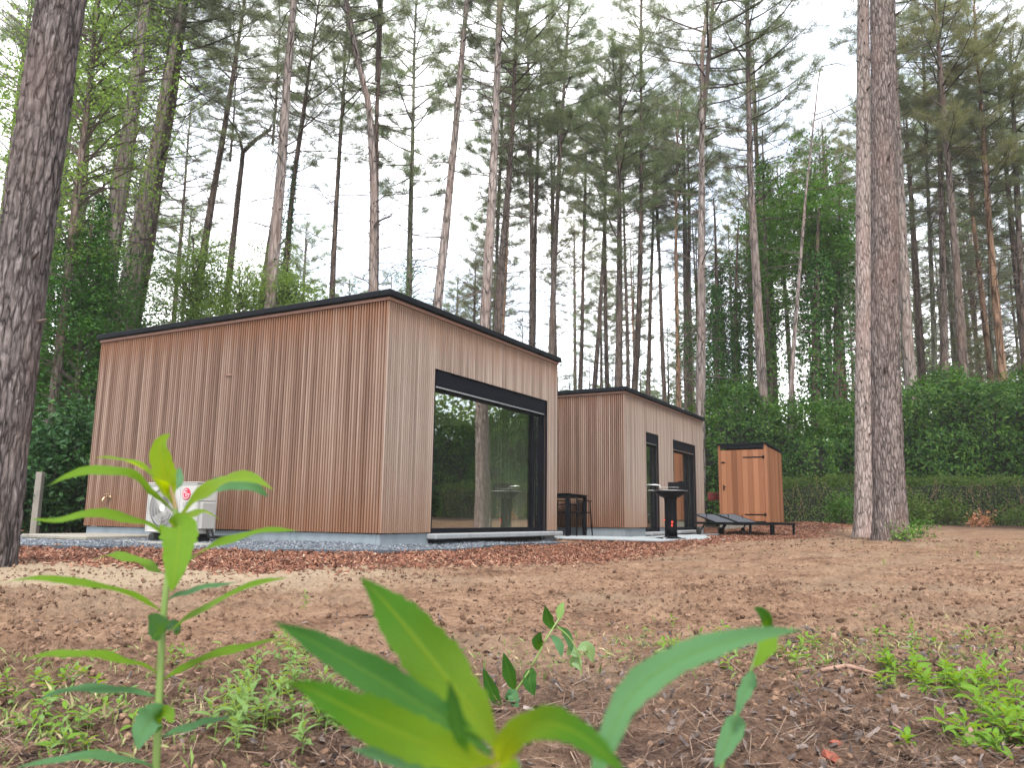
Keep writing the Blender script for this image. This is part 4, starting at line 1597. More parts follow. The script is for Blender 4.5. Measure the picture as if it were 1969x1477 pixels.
def pine_crown(seed, H=10.0, Rm=2.5, limbs=46, dens=13.0, mat='needle', shape='umbrella', m=12):
    g = np.random.default_rng(seed)
    polys, rads, TP, TD = [], [], [], []
    polys.append(np.array([[0, 0, -.2], [.03, .02, H * .35], [-.03, 0, H * .7], [0, 0, H]]))
    rads.append(np.array([.085, .07, .045, .012]))
    az = g.random() * 6
    for k in range(limbs):
        f = (k + g.random()) / limbs
        z = H * f ** .85 * .97
        az += 2.4 + g.normal(0, .5)
        if shape == 'umbrella':
            pr = np.interp(f, [0, .12, .35, .6, .85, 1], [.55, .85, 1.0, .88, .55, .12])
        else:
            pr = np.interp(f, [0, .08, .3, .7, 1], [.9, 1.0, .85, .45, .06])
        if shape == 'umbrella' and f < .3 and g.random() < .45:
            pr *= .55
        L = Rm * pr * g.uniform(.55, 1.15)
        up = np.interp(f, [0, .5, 1], [.05, .35, .95]) + g.normal(0, .15)
        if shape != 'umbrella':
            up = np.interp(f, [0, .5, 1], [-.1, .15, .9])
        out = np.array([math.cos(az), math.sin(az), 0])
        t = np.linspace(0, 1, 5)
        P = np.stack([out[0] * L * t, out[1] * L * t, z + L * (up * t + .22 * t ** 2)], -1)
        P += g.normal(0, .05, P.shape) * t[:, None]
        polys.append(P)
        rads.append(np.interp(t, [0, 1], [.014 + .011 * L, .005]))
        ns = max(2, int(L * 5.0))
        for s in range(ns):
            tt = g.uniform(.28, 1.0)
            b = np.array([np.interp(tt, t, P[:, c]) for c in range(3)])
            ang = g.choice([-1, 1]) * g.uniform(.25, 1.1)
            dirn = np.array([math.cos(az + ang), math.sin(az + ang), g.uniform(.0, .75)])
            dirn /= np.linalg.norm(dirn)
            l2 = g.uniform(.25, .75) * (1.15 - .5 * tt) * (.6 + .25 * L)
            e = b + dirn * l2
            polys.append(np.array([b, b + dirn * l2 * .5 + [0, 0, .02], e]))
            rads.append(np.array([.008, .006, .003]))
            nt = max(2, int(l2 * dens))
            q = g.uniform(.25, 1.05, nt)[:, None]
            TP.append(b + dirn * l2 * q + g.normal(0, .06, (nt, 3)))
            TD.append(np.tile(dirn, (nt, 1)))
    V1, F1 = tubes_tri(polys, rads, 3)
    P, D = np.concatenate(TP), np.concatenate(TD)
    V2, F2 = needles(P, D, g, m)
    return merge_parts('crown', [(V1, F1, 0), (V2, F2, 1)], [M['twig'], M[mat]])


CROWN_H = 10.0
CROWNS = {
    'a': pine_crown(101, Rm=2.6, limbs=54, dens=17),
    'b': pine_crown(102, Rm=2.4, limbs=50, dens=18),
    'c': pine_crown(103, Rm=2.8, limbs=56, dens=16),
    'g': pine_crown(104, Rm=2.5, limbs=56, dens=18, mat='needle_green'),
    'h': pine_crown(105, Rm=2.7, limbs=56, dens=17, mat='needle_green'),
    'o': pine_crown(106, Rm=2.6, limbs=52, dens=16, mat='needle_olive'),
    's': pine_crown(107, Rm=2.6, limbs=44, dens=16, m=11),             # sparse, wispy
    'y': pine_crown(108, Rm=2.4, limbs=58, dens=12, mat='needle_olive', shape='cone'),
    'z': pine_crown(109, Rm=2.2, limbs=58, dens=14, mat='needle_green', shape='cone'),
}


def trunk_mesh(path, r, g, mat, knots=True, dead=(0, 0), sides=11, dead_n=0, dead_len=(.5, 2.4)):
    """path (k,3) local, radii (k,)"""
    P = np.asarray(path, float)
    s = np.concatenate([[0], np.cumsum(np.linalg.norm(np.diff(P, axis=0), axis=1))])
    n = max(8, int(s[-1] / .55))
    t = np.linspace(0, s[-1], n)
    Q = np.stack([np.interp(t, s, P[:, c]) for c in range(3)], -1)
    rr = np.interp(t, s, r)
    Q[1:-1, :2] += np.cumsum(g.normal(0, .006, (n - 2, 2)), 0) * .5
    wob = 1 + .05 * np.sin(t * 9 + g.random() * 6) * g.random(n)
    polys, rads = [Q], [rr * wob]
    parts = [tubes_tri(polys, rads, sides) + (0,)]
    kp, kr = [], []
    if knots:
        z = .9
        while z < s[-1] - 1:
            z += g.uniform(.38, .62)
            for _ in range(g.integers(1, 4)):
                a = g.random() * 6.283
                c = np.array([np.interp(z + g.normal(0, .03), t, Q[:, q]) for q in range(3)])
                ra = np.interp(z, t, rr)
                o = np.array([math.cos(a), math.sin(a), .25])
                kp.append(np.array([c + o * ra * .75, c + o * (ra + .018), c + o * (ra + g.uniform(.03, .07))]))
                kr.append(np.array([.026, .020, .009]) * (.6 + ra * 3.0))
        parts.append(tubes_tri(kp, kr, 5) + (1,))
    dp, dr = [], []
    for _ in range(int(dead_n * 1.9)):
        z = g.uniform(*dead) if g.random() < .35 else dead[1] - abs(g.normal(0, (dead[1] - dead[0]) * .38))
        z = max(z, 2.5)
        a = g.random() * 6.283
        c = np.array([np.interp(z, t, Q[:, q]) for q in range(3)])
        L = g.uniform(*dead_len)
        o = np.array([math.cos(a), math.sin(a), g.uniform(-.15, .35)])
        tq = np.linspace(0, 1, 5)
        pl = c + np.outer(tq, o) * L + np.outer(tq ** 2, [0, 0, g.uniform(-.2, .25)]) * L
        pl[1:] += g.normal(0, .035 * L, (4, 3))
        dp.append(pl)
        dr.append(np.interp(tq, [0, 1], [.009 + .007 * L, .0035]))
        for _k in range(g.integers(1, 5)):
            q = pl[g.integers(1, 4)]
            o2 = unit(o + g.normal(0, .6, 3)) * L * g.uniform(.2, .45)
            dp.append(np.array([q, q + o2 * .5, q + o2 + [0, 0, .02]]))
            dr.append(np.array([.007, .006, .003]))
    if dp:
        parts.append(tubes_tri(dp, dr, 3) + (1,))
    me = merge_parts('trunk', parts, [M[mat], M['twig']])
    k = len(parts[0][1])
    sm = np.zeros(len(me.polygons), bool)
    sm[:k] = True
    me.polygons.foreach_set('use_smooth', sm)
    return me


def pine(label, pts, w, d, bark='bark_far', crown='a', zc=None, zt=21.0, cs=1.0, dead=14, group=None, seed=None, knots=True, name='pine_tree', cat='pine tree', taper=.78, cw=None):
    """pts: picture points of the trunk from low to high, measured at distance d"""
    g = np.random.default_rng(seed if seed is not None else int(pts[0][0] * 7 + pts[0][1]))
    W = np.array([at(u, v, d) for u, v in pts])
    # down to the ground
    dr = (W[1] - W[0]) / (W[1] - W[0])[2]
    gz = tz(W[0][0], W[0][1])
    for _ in range(3):
        b = W[0] + dr * (gz - W[0][2]) * .8
        gz = tz(b[0], b[1])
    b[2] = gz - .1
    up = (W[-1] - W[-2]) / (W[-1] - W[-2])[2]
    pth = [b] + list(W)
    if zt > W[-1][2] + .5:
        e = W[-1] + up * (zt - W[-1][2])
        pth.append(W[-1] * .5 + e * .5)
        pth.append(e)
    pth = np.array(pth)
    r0 = w * d / 1540.5 / 2
    zr = W[0][2]
    top = pth[-1][2]
    rad = r0 * np.clip(1 - taper * (pth[:, 2] - zr) / max(4, (max(zt, top) - zr)), .12, 1.6)
    rad[0] = r0 * (1 + .10 * max(0, zr - gz) / 4) * 1.12
    zc = zc if zc is not None else zt - 8
    root = empty(name, (b[0], b[1], gz), 0, label, cat, group)
    loc = pth - np.array([b[0], b[1], gz])
    me = trunk_mesh(loc, rad, g, bark, knots, (min(4, zc * .4), zc + .5), 11, dead)
    link('trunk', me, root)
    if crown:
        s = np.array([np.interp(zc, pth[:, 2], pth[:, c]) for c in range(3)])
        e = np.array([np.interp(zt, pth[:, 2], pth[:, c]) for c in range(3)])
        H = zt - zc
        o = link('crown', CROWNS[crown], root)
        q = Vector((e - s).tolist()).to_track_quat('Z', 'Y')
        sx = cs * (cw if cw else 1.0)
        o.matrix_local = (Matrix.Translation(tuple(s - np.array([b[0], b[1], gz]))) @ q.to_matrix().to_4x4() @ Matrix.Rotation(g.random() * 6.28, 4, 'Z')
                          @ Matrix.Diagonal((sx, sx, H / CROWN_H * 1.03, 1)))
    return root


# near trunks with real bark relief ---------------------------------------------------------
def bark_trunk(label, pts_w, d, bark, crown, zc, zt, seed, deep=.03, flare=.25, dead=6, knots=True, collar=1.2):
    """pts_w: (u, v, width in picture px)"""
    g = np.random.default_rng(seed)
    W = np.array([at(u, v, d) for u, v, w in pts_w])
    rw = np.array([w * d / 1540.5 / 2 for u, v, w in pts_w])
    gz = tz(W[0][0], W[0][1])
    up = (W[-1] - W[-2]) / (W[-1] - W[-2])[2]
    e = W[-1] + up * (zt - W[-1][2])
    pth = np.concatenate([[W[0] + (W[0] - W[1]) / abs(W[1][2] - W[0][2]) * .25], W, [e]])
    rad = np.concatenate([[rw[0] * 1.1], rw, [.05]])
    b = np.array([W[0][0], W[0][1], gz])
    root = empty('pine_tree', b, 0, label, 'pine tree')
    zmax = W[-1][2] + 1.5
    zz = np.concatenate([np.arange(pth[0][2], zmax, .022), np.linspace(zmax, zt, 40)])
    ctr = np.stack([np.interp(zz, pth[:, 2], pth[:, c]) for c in range(3)], -1) - b
    rr = np.interp(zz, pth[:, 2], rad)
    n = 84
    th = np.linspace(0, 2 * np.pi, n, endpoint=False)
    TH, ZZ = np.meshgrid(th, zz)
    cx, cy_ = np.cos(TH), np.sin(TH)
    ra = rr[:, None]
    k = 1 / max(.12, rw[0])
    warp = .35 * fbm(cx * 2.0, cy_ * 2.0, ZZ * 1.2, 3, seed)
    fq = 5.2 * rw[0] / .17
    p1 = np.abs(fbm(cx * fq + warp, cy_ * fq - warp, ZZ * 3.6 + warp, 3, seed + 3))
    p2 = fbm(cx * fq * 2.6, cy_ * fq * 2.6, ZZ * 12, 3, seed + 9)
    disp = deep * (np.minimum(p1 * 1.7, .62) - .45) + deep * .22 * p2
    h = ZZ - gz
    disp = disp + flare * ra * np.exp(-np.maximum(h, 0) / .28) * (.55 + .5 * np.cos(TH * 5 + seed) + .3 * vnoise(cx * 2, cy_ * 2, seed=seed))
    Rr = ra + disp
    V = np.stack([ctr[:, 0:1] + cx * Rr, ctr[:, 1:2] + cy_ * Rr, np.broadcast_to(ctr[:, 2:3], Rr.shape)], -1).reshape(-1, 3)
    m_ = len(zz)
    i, j = np.meshgrid(np.arange(m_ - 1), np.arange(n), indexing='ij')
    jn = (j + 1) % n
    F = np.stack([i * n + j, i * n + jn, (i + 1) * n + jn, (i + 1) * n + j], -1).reshape(-1, 4)
    parts = [(V, F, 0)]
    kp, kr = [], []
    if knots:
        z = .8
        while z < zmax:
            z += g.uniform(.35, .8)
            for _ in range(g.integers(1, 3)):
                a = g.random() * 6.283
                c = np.array([np.interp(z, zz - gz, ctr[:, q]) for q in range(3)])
                r1 = np.interp(z, zz - gz, rr)
                o = np.array([math.cos(a), math.sin(a), .3])
                kp.append(np.array([c + o * r1 * .85, c + o * (r1 + .015), c + o * (r1 + g.uniform(.02, .10))]))
                kr.append(np.array([.034, .024, .010]) * g.uniform(.6, 1.1))
        parts.append(tubes_tri(kp, kr, 6) + (1,))
    me = merge_parts('trunk', parts, [M[bark], M['twig']])
    sm = np.zeros(len(me.polygons), bool)
    sm[:len(F)] = True
    me.polygons.foreach_set('use_smooth', sm)
    link('trunk', me, root)
    o = link('crown', CROWNS[crown], root)
    s = np.array([np.interp(zc, zz, ctr[:, q]) for q in range(3)])
    o.matrix_local = Matrix.Translation(tuple(s)) @ Matrix.Diagonal((1.1, 1.1, (zt - zc) / CROWN_H, 1))
    return root


bark_trunk('thick dark fissured pine trunk leaning in at the left edge, nearest tree of all',
           [(-36, 1093, 104), (-17, 1000, 98), (8, 800, 92), (47, 487, 91), (73, 300, 93), (97, 130, 90), (118, 0, 88)], 6.8, 'bark_dark', 's', 13, 21, 5, .036, .12, knots=True)
bark_trunk('big grey-brown pine trunk in front of its twin beside the low hedge',
           [(1713, 1042, 66), (1711, 960, 58), (1707, 880, 56), (1703, 700, 52), (1701, 350, 50), (1697, 0, 48)], 12.6, 'bark_mid', 's', 14.5, 24, 12, .026, .10)
bark_trunk('slimmer knotty pine trunk close behind the big grey-brown trunk, its twin',
           [(1663, 1017, 40), (1662, 900, 34), (1661, 640, 31), (1660, 350, 28), (1660, 0, 23)], 16.3, 'bark_twin', 's', 15, 25, 19, .012, .14)

LEFT = 'pines behind the near cabin'
pine('pale slender pine trunk just right of the big dark leaning trunk', [(193, 640), (223, 406), (252, 200), (280, 0)], 33, 17.5, 'bark_pale', 'a', 12, 20, dead=18)
pine('thin dark pine trunk squeezed between two pale leaning trunks on the left', [(210, 610), (232, 450), (250, 340), (262, 250)], 12, 26, 'bark_brown', 'a', 13, 20, dead=16)
pine('pinkish pale pine trunk leaning right, second pale one from the big dark trunk', [(224, 600), (244, 528), (270, 400), (300, 262), (325, 134)], 23, 19, 'bark_pale', 'b', 12, 19, dead=20)
pine('brownish pine trunk above the left end of the cabin roof, overlapped by a paler one', [(250, 612), (272, 470), (292, 340), (306, 250)], 30, 20, 'bark_far', 'a', 12.5, 20, dead=22)
pine('dark-topped pine trunk leaning right above the left third of the cabin roof', [(264, 600), (290, 460), (309, 325), (330, 220), (343, 110)], 24, 20.5, 'bark_brown', 'c', 11.5, 19.5, dead=22, cs=1.1)
pine('very thin nearly black pine stem in the bright gap above the cabin roof', [(345, 500), (352, 420), (358, 340), (365, 244)], 8, 40, 'bark_brown', 's', 14, 22, dead=16, cs=.8)
pine('dark brown pine trunk in the bright gap with a dense dark crown', [(388, 510), (405, 400), (425, 290), (440, 195)], 16, 30, 'bark_brown', 'c', 14.5, 23, cs=1.15, dead=26)
fk = pine('forked dark pine whose right limb bends sharply toward the pale trunk', [(441, 524), (452, 420), (460, 345), (467, 292)], 13, 33, 'bark_brown', None, 15, 15.6, dead=14, taper=.30)
pine('tall pale pine with long bare boughs, crossing the bright gap left of centre', [(527, 500), (535, 400), (544, 284), (552, 160), (565, 0)], 23, 21, 'bark_pale', 's', 15, 22, dead=34, cs=1.1)
pine('short dark stub of a pine leaning against the tall pale one', [(508, 530), (516, 470), (526, 400)], 10, 30, 'bark_brown', None, 9, 11.8, dead=6)
pine('straight dark pine standing alone in the bright gap above the cabin roof', [(638, 572), (645, 430), (652, 300), (660, 171)], 12, 34, 'bark_brown', 'a', 15.5, 24, dead=30, cs=1.2)
pine('pinkish pine leaning left at the top, above the cabin roof corner', [(718, 565), (720, 366), (712, 203), (693, 134), (665, 0)], 19, 24, 'bark_pale', 's', 15, 22, dead=24)
pine('dark pine running up beside the pinkish one above the roof corner', [(722, 460), (722, 203), (727, 122), (732, 0)], 11, 25, 'bark_brown', 'b', 15, 23, dead=18)
pine('dark pine with full green crown right of the roof corner', [(786, 575), (789, 420), (795, 203), (797, 120)], 13, 34, 'bark_green', 'g', 13.5, 24, cs=1.25, dead=24)
pine('gently curving pale pine behind the near cabin front, left of the tallest centre trunk', [(840, 595), (864, 366), (876, 244), (884, 142), (897, 0)], 19, 24, 'bark_pale', 'b', 15, 23, dead=20)
pine('tall straight pale pine in the centre, rising over the wide window', [(932, 625), (945, 406), (955, 203), (962, 0)], 21, 22, 'bark_pale', 's', 13.5, 23, dead=26)
pine('brown knotty pine just right of the tall pale centre pine', [(957, 640), (966, 488), (980, 325), (984, 240)], 17, 28, 'bark_far', 'a', 13, 21, dead=24, cs=1.2)
pine('thin grey pine half hidden between two centre trunks', [(951, 600), (955, 480), (960, 380), (963, 300)], 8, 36, 'bark_green', 'g', 13, 21, dead=14)
pine('left stem of a close pine pair behind the near cabin front', [(1022, 660), (1022, 480), (1020, 325), (1018, 250)], 12, 35, 'bark_far', 'g', 15, 23, dead=18)
pine('right stem of a close pine pair behind the near cabin front', [(1026, 650), (1030, 480), (1033, 325), (1036, 250)], 9, 36, 'bark_brown', 'h', 15, 23, dead=14)
pine('slender brown pine behind the right end of the near cabin roof', [(1060, 680), (1066, 500), (1075, 325), (1084, 175)], 13, 32, 'bark_far', 'h', 14, 24, dead=22, cs=1.1)
pine('thin dark pine standing right of the near cabin roof end', [(1116, 750), (1121, 600), (1124, 406), (1126, 330)], 9, 42, 'bark_brown', 'b', 15, 23, dead=16)
pine('thin brown pine leaning right in the bright gap between the cabins', [(1142, 752), (1152, 620), (1160, 480), (1163, 390)], 10, 42, 'bark_far', 'g', 16, 24, dead=16)
pine('thin straight pine above the far cabin roof, left of its corner', [(1167, 752), (1164, 600), (1163, 337), (1163, 250)], 9, 42, 'bark_brown', 'a', 17, 26, dead=18)
pine('sturdy pine with broad bushy grey-green crown above the far cabin corner', [(1189, 750), (1191, 600), (1191, 366), (1193, 203)], 16, 33, 'bark_far', 'h', 10.5, 21.0, cs=1.25, dead=20)
pine('thin pale pine beside the sturdy bushy-crowned one', [(1208, 748), (1206, 640), (1203, 520)], 8, 42, 'bark_far', 'g', 14, 23, dead=12)
pine('dark straight pine right of the bushy-crowned one', [(1219, 752), (1228, 600), (1232, 400), (1232, 284)], 13, 33, 'bark_brown', 'c', 15, 24, dead=24)
pine('dark thin pine above the middle of the far cabin roof', [(1246, 762), (1250, 600), (1254, 480)], 9, 42, 'bark_brown', 'b', 15, 24, dead=14)
pine('thin pine leaning left above the far cabin roof', [(1277, 775), (1272, 650), (1266, 480)], 9, 42, 'bark_far', 'g', 15, 23, dead=16)
pine('orange-tinted thin pine above the far cabin roof', [(1306, 785), (1303, 650), (1300, 480), (1302, 350)], 10, 40, 'bark_orange', 'h', 15, 23, dead=16)
pine('slim dark pine nearest the pale tall one by the far cabin end', [(1328, 790), (1328, 640), (1326, 480)], 9, 42, 'bark_brown', 's', 15, 23, dead=16)
pine('tall pale pine with spreading boughs rising behind the far cabin end', [(1346, 795), (1348, 600), (1348, 332), (1349, 95), (1361, 0)], 19, 25, 'bark_pale', 's', 13.0, 22, dead=30, cs=1.2)
pine('knotty pale pine leaning left between the far cabin and the twin trunks', [(1467, 770), (1460, 640), (1450, 470), (1442, 332), (1439, 156)], 20, 26, 'bark_pale', 's', 13.0, 22, dead=22, cs=1.1)
pine('thin pale bare stem slanting right in front of the ivy trees', [(1522, 760), (1527, 663), (1551, 379), (1572, 190)], 9, 26, 'bark_pale', None, 16, 16.2, dead=10, knots=False)
pine('knotty pinkish pine directly right of the twin trunks', [(1755, 785), (1745, 663), (1731, 379), (1723, 200)], 24, 28, 'bark_pale', 's', 16, 25, dead=18)
pine('slim grey pine left of a close group behind the laurel hedge', [(1797, 740), (1795, 640), (1787, 420), (1780, 237)], 11, 32, 'bark_green', 'o', 12.5, 22, dead=20)
pine('straight grey pine in the middle of a close group behind the laurel hedge', [(1815, 735), (1814, 600), (1810, 400), (1806, 213)], 16, 30, 'bark_far', 'c', 13, 22, cs=1.2, dead=24)
pine('reddish pine leaning left, in the group behind the laurel hedge', [(1853, 730), (1845, 600), (1832, 420), (1821, 284)], 19, 27, 'bark_far', 'o', 13, 21, dead=26)
pine('orange-barked pine near the right edge behind the laurel hedge', [(1928, 715), (1916, 580), (1904, 440), (1892, 265)], 16, 29, 'bark_orange', 'o', 12.5, 21, cs=1.15, dead=28)
pine('dark slim pine just left of the orange-barked one', [(1908, 740), (1905, 620), (1903, 500)], 11, 36, 'bark_green', 'a', 14, 22, dead=18)
pine('dark pine cut by the right edge of the picture behind the laurels', [(1972, 740), (1964, 560), (1956, 380)], 13, 30, 'bark_brown', 'c', 11, 20, cs=1.3, dead=26)
pine('pine rising behind the beech leaves at far left', [(150, 520), (166, 300), (182, 60)], 15, 28, 'bark_far', 'a', 13, 22, dead=16)

# boughs of the forked pine
fkt = np.array(at(467, 292, 33)) - np.array(fk.location)
mb_p = [np.array([fkt, np.array(at(492, 268, 33)) - np.array(fk.location), np.array(at(518, 250, 33)) - np.array(fk.location), np.array(at(528, 225, 33)) - np.array(fk.location)]),
        np.array([fkt, np.array(at(460, 262, 33)) - np.array(fk.location), np.array(at(448, 240, 33)) - np.array(fk.location)])]
v_, f_ = tubes_tri(mb_p, [np.array([.10, .09, .075, .045]), np.array([.07, .055, .03])], 8)
link('bough', raw_mesh('bough', v_, f_, M['bark_brown'], None, True), fk)
o_ = link('crown', CROWNS['s'], fk)
o_.matrix_local = Matrix.Translation(tuple(mb_p[0][-1] + [0, 0, -1.2])) @ Matrix.Diagonal((.9, .9, .6, 1))
o_ = link('crown', CROWNS['a'], fk)
o_.matrix_local = Matrix.Translation(tuple(mb_p[1][-1] + [0, 0, -1.6])) @ Matrix.Diagonal((.75, .75, .5, 1))

# deeper pines: copies with trunk and crown of their own
far_protos = []
gq = np.random.default_rng(50)
for k, (bk, cr) in enumerate((('bark_far', 'a'), ('bark_brown', 'g'), ('bark_far', 'o'), ('bark_green', 'h'), ('bark_orange', 'b'))):
    rt = empty('pine_tree', (0, 0, 0))
    H = 21.0
    lean = gq.normal(0, .02, 2)
    pth = np.array([[0, 0, -.2], [lean[0] * 6, lean[1] * 6, 6], [lean[0] * 13, lean[1] * 13, 13], [lean[0] * 21, lean[1] * 21, H]])
    me = trunk_mesh(pth, np.array([.20, .16, .12, .03]), gq, bk, False, (5, 13), 8, 18)
    link('trunk', me, rt)
    cr_o = link('crown', CROWNS[cr], rt, tuple(pth[2] - [0, 0, .9]))
    cr_o.scale = (1.0, 1.0, .92)
    far_protos.append(rt)
spots = []
tries = 0
while len(spots) < 56 and tries < 6000:
    tries += 1
    a = gq.uniform(-5, 44)
    r = 36 + 42 * gq.random() ** .8
    if a < 19 and gq.random() < .72:
        continue
    x, y = r * math.sin(R(a)), r * math.cos(R(a))
    if all((x - p[0]) ** 2 + (y - p[1]) ** 2 > 5.5 for p in spots):
        spots.append((x, y))
for a, r in ((-31, 30), (-28, 38), (-34, 33), (-26, 46), (-23, 52), (-19, 58), (-15, 60), (-30, 50), (-12, 66), (-9, 58), (-17, 70)):
    spots.append((r * math.sin(R(a)), r * math.cos(R(a))))
for k, (x, y) in enumerate(spots):
    src = far_protos[k] if k < len(far_protos) else copy_tree(far_protos[int(gq.integers(len(far_protos)))])
    src.location = (x, y, tz(x, y))
    src.rotation_euler = (0, 0, gq.random() * 6.28)
    s_ = gq.uniform(.82, 1.12)
    src.scale = (s_, s_, s_ * gq.uniform(.95, 1.08))
    tag(src, 'slender distant pine deep in the wood behind the nearer trunks', 'pine tree', 'distant pines deep in the wood')
for k, (a, r) in enumerate(((44, 17), (52, 22), (57, 15.5), (63, 19), (70, 16), (76, 21), (48, 28), (60, 27), (68, 26), (84, 18), (55, 33), (72, 32))):
    src = copy_tree(far_protos[k % len(far_protos)])
    x, y = r * math.sin(R(a)), r * math.cos(R(a))
    src.location = (x, y, tz(x, y))
    src.rotation_euler = (0, 0, gq.random() * 6.28)
    src.scale = (1.25, 1.25, 1.05)
    tag(src, 'pine beyond the right edge, seen only mirrored in the wide window', 'pine tree', 'pines mirrored in the window')


# ------------------------------------------------------------------ broad leaves
def leaf_quads(P, N, size, g, ratio=.5, droop=.25):
    """leaves at P with face normals N"""
    n = len(P)
    a = unit(np.cross(N, g.normal(0, 1, (n, 3))))
    a[:, 2] -= droop
    a = unit(a)
    b = unit(np.cross(N, a))
    L = (size * g.uniform(.65, 1.25, n))[:, None]
    w = L * ratio * .5
    c = unit(np.cross(a, b)) * L * .08
    V = np.stack([P, P + a * L * .5 - b * w + c, P + a * L, P + a * L * .5 + b * w + c], 1).reshape(-1, 3)
    return V, np.arange(len(V)).reshape(-1, 4)


def sprays(C, per, g, rad=.45, flat=.3, size=.07, ratio=.55, dirs=None, droop=.3):
    """leafy sprays round centres C"""
    n = len(C)
    off = g.normal(0, 1, (n, per, 3)) * rad * np.array([.6, .6, flat])
    if dirs is not None:
        t = g.uniform(-.6, 1.0, (n, per, 1))
        off = off * .55 + dirs[:, None, :] * t * rad * 1.2
    P = (C[:, None, :] + off).reshape(-1, 3)
    N = unit(g.normal(0, .55, P.shape) + np.array([0, 0, .8]))
    return leaf_quads(P, N, size, g, ratio, droop)


def broad_tree(label, u, d, zb, zt, rx, mat, seed, n=900, per=26, size=.075, trunk_r=.09, cu=None, group=None, name='broadleaf_tree', cat='tree', bark='bark_far', flat=.3, gap=.1, rad=.45, bias=0.0):
    g = np.random.default_rng(seed)
    p = at(u, 985, d)
    x, y = p[0], p[1]
    z0 = tz(x, y)
    root = empty(name, (x, y, z0), 0, label, cat, group)
    cxy = np.array(at(cu if cu is not None else u, 985, d)[:2]) - [x, y]
    # centres in an uneven egg
    C = g.normal(0, 1, (n * 4, 3))
    C = unit(C) * (g.random((n * 4, 1)) ** .42)
    lump = 1 + .35 * fbm(C[:, 0] * 1.6 + seed, C[:, 1] * 1.6, C[:, 2] * 1.6, 2, seed)
    C = C * lump[:, None]
    hole = vnoise(C[:, 0] * 2.6, C[:, 1] * 2.6, C[:, 2] * 2.6 + seed, seed + 4)
    C = C[hole > -.35 + gap][:n]
    C = C * np.array([rx, rx, (zt - zb) / 2]) + np.array([cxy[0], cxy[1], (zt + zb) / 2 - z0])
    dirs = unit(C * np.array([1, 1, 0]) - np.array([cxy[0], cxy[1], 0]) + 1e-6) + np.array([0, 0, -.25])
    V, F = sprays(C, per, g, rad, flat, size, .58, dirs)
    polys, rads = [], []
    H = zt - z0
    ax = np.array([[0, 0, -.2], [cxy[0] * .3, cxy[1] * .3, H * .3], [cxy[0] * .8, cxy[1] * .8, H * .65], [cxy[0], cxy[1], H * .93]])
    V0, F0 = tubes_tri([ax], [np.array([trunk_r * 1.2, trunk_r, trunk_r * .6, .015])], 8)
    tr_me = raw_mesh('trunk', V0, F0, M[bark], None, True)
    link('trunk', tr_me, root)
    for c in C[g.choice(len(C), min(len(C), 110), replace=False)]:
        zs = max(.4, min(c[2] - .5 * np.hypot(*(c[:2] - cxy)), H * .9))
        s = np.array([np.interp(zs, ax[:, 2], ax[:, k]) for k in range(3)])
        mid = s * .5 + c * .5 + [0, 0, .12]
        polys.append(np.array([s, mid, c]))
        rads.append(np.array([.022, .014, .005]) * (1 + trunk_r * 3))
    V1, F1 = tubes_tri(polys, rads, 3)
    link('crown', merge_parts('crown', [(V1, F1, 0), (V, F, 1)], [M['twig'], M[mat]]), root)
    return root


def bush(label, u, v, d, w, h, mat, seed, n=260, per=22, size=.08, name='bush', cat='bush', group=None, depth=None, rad=.22):
    """rounded bush: (u, v) its foot in the picture, w x h metres"""
    g = np.random.default_rng(seed)
    p = at(u, v, d)
    z0 = tz(p[0], p[1])
    root = empty(name, (p[0], p[1], z0), 0, label, cat, group)
    C = unit(g.normal(0, 1, (n, 3))) * (.55 + .45 * g.random((n, 1)))
    C *= (1 + .3 * fbm(C[:, 0] * 2, C[:, 1] * 2, C[:, 2] * 2, 2, seed))[:, None]
    C = C * np.array([w / 2, (depth or w) / 2, h / 2]) + [0, 0, h / 2]
    C = C[C[:, 2] > .03]
    V, F = sprays(C, per, g, rad, .6, size, .5)
    V[:, 2] = np.maximum(V[:, 2], .005)
    polys, rads = [], []
    for c in C[::4]:
        polys.append(np.array([[c[0] * .1, c[1] * .1, 0], c * [.6, .6, .5], c]))
        rads.append(np.array([.012, .008, .003]))
    V1, F1 = tubes_tri(polys, rads, 3)
    link('stems', raw_mesh('stems', V1, F1, M['twig']), root)
    link('foliage', raw_mesh('foliage', V, F, M[mat]), root)
    return root


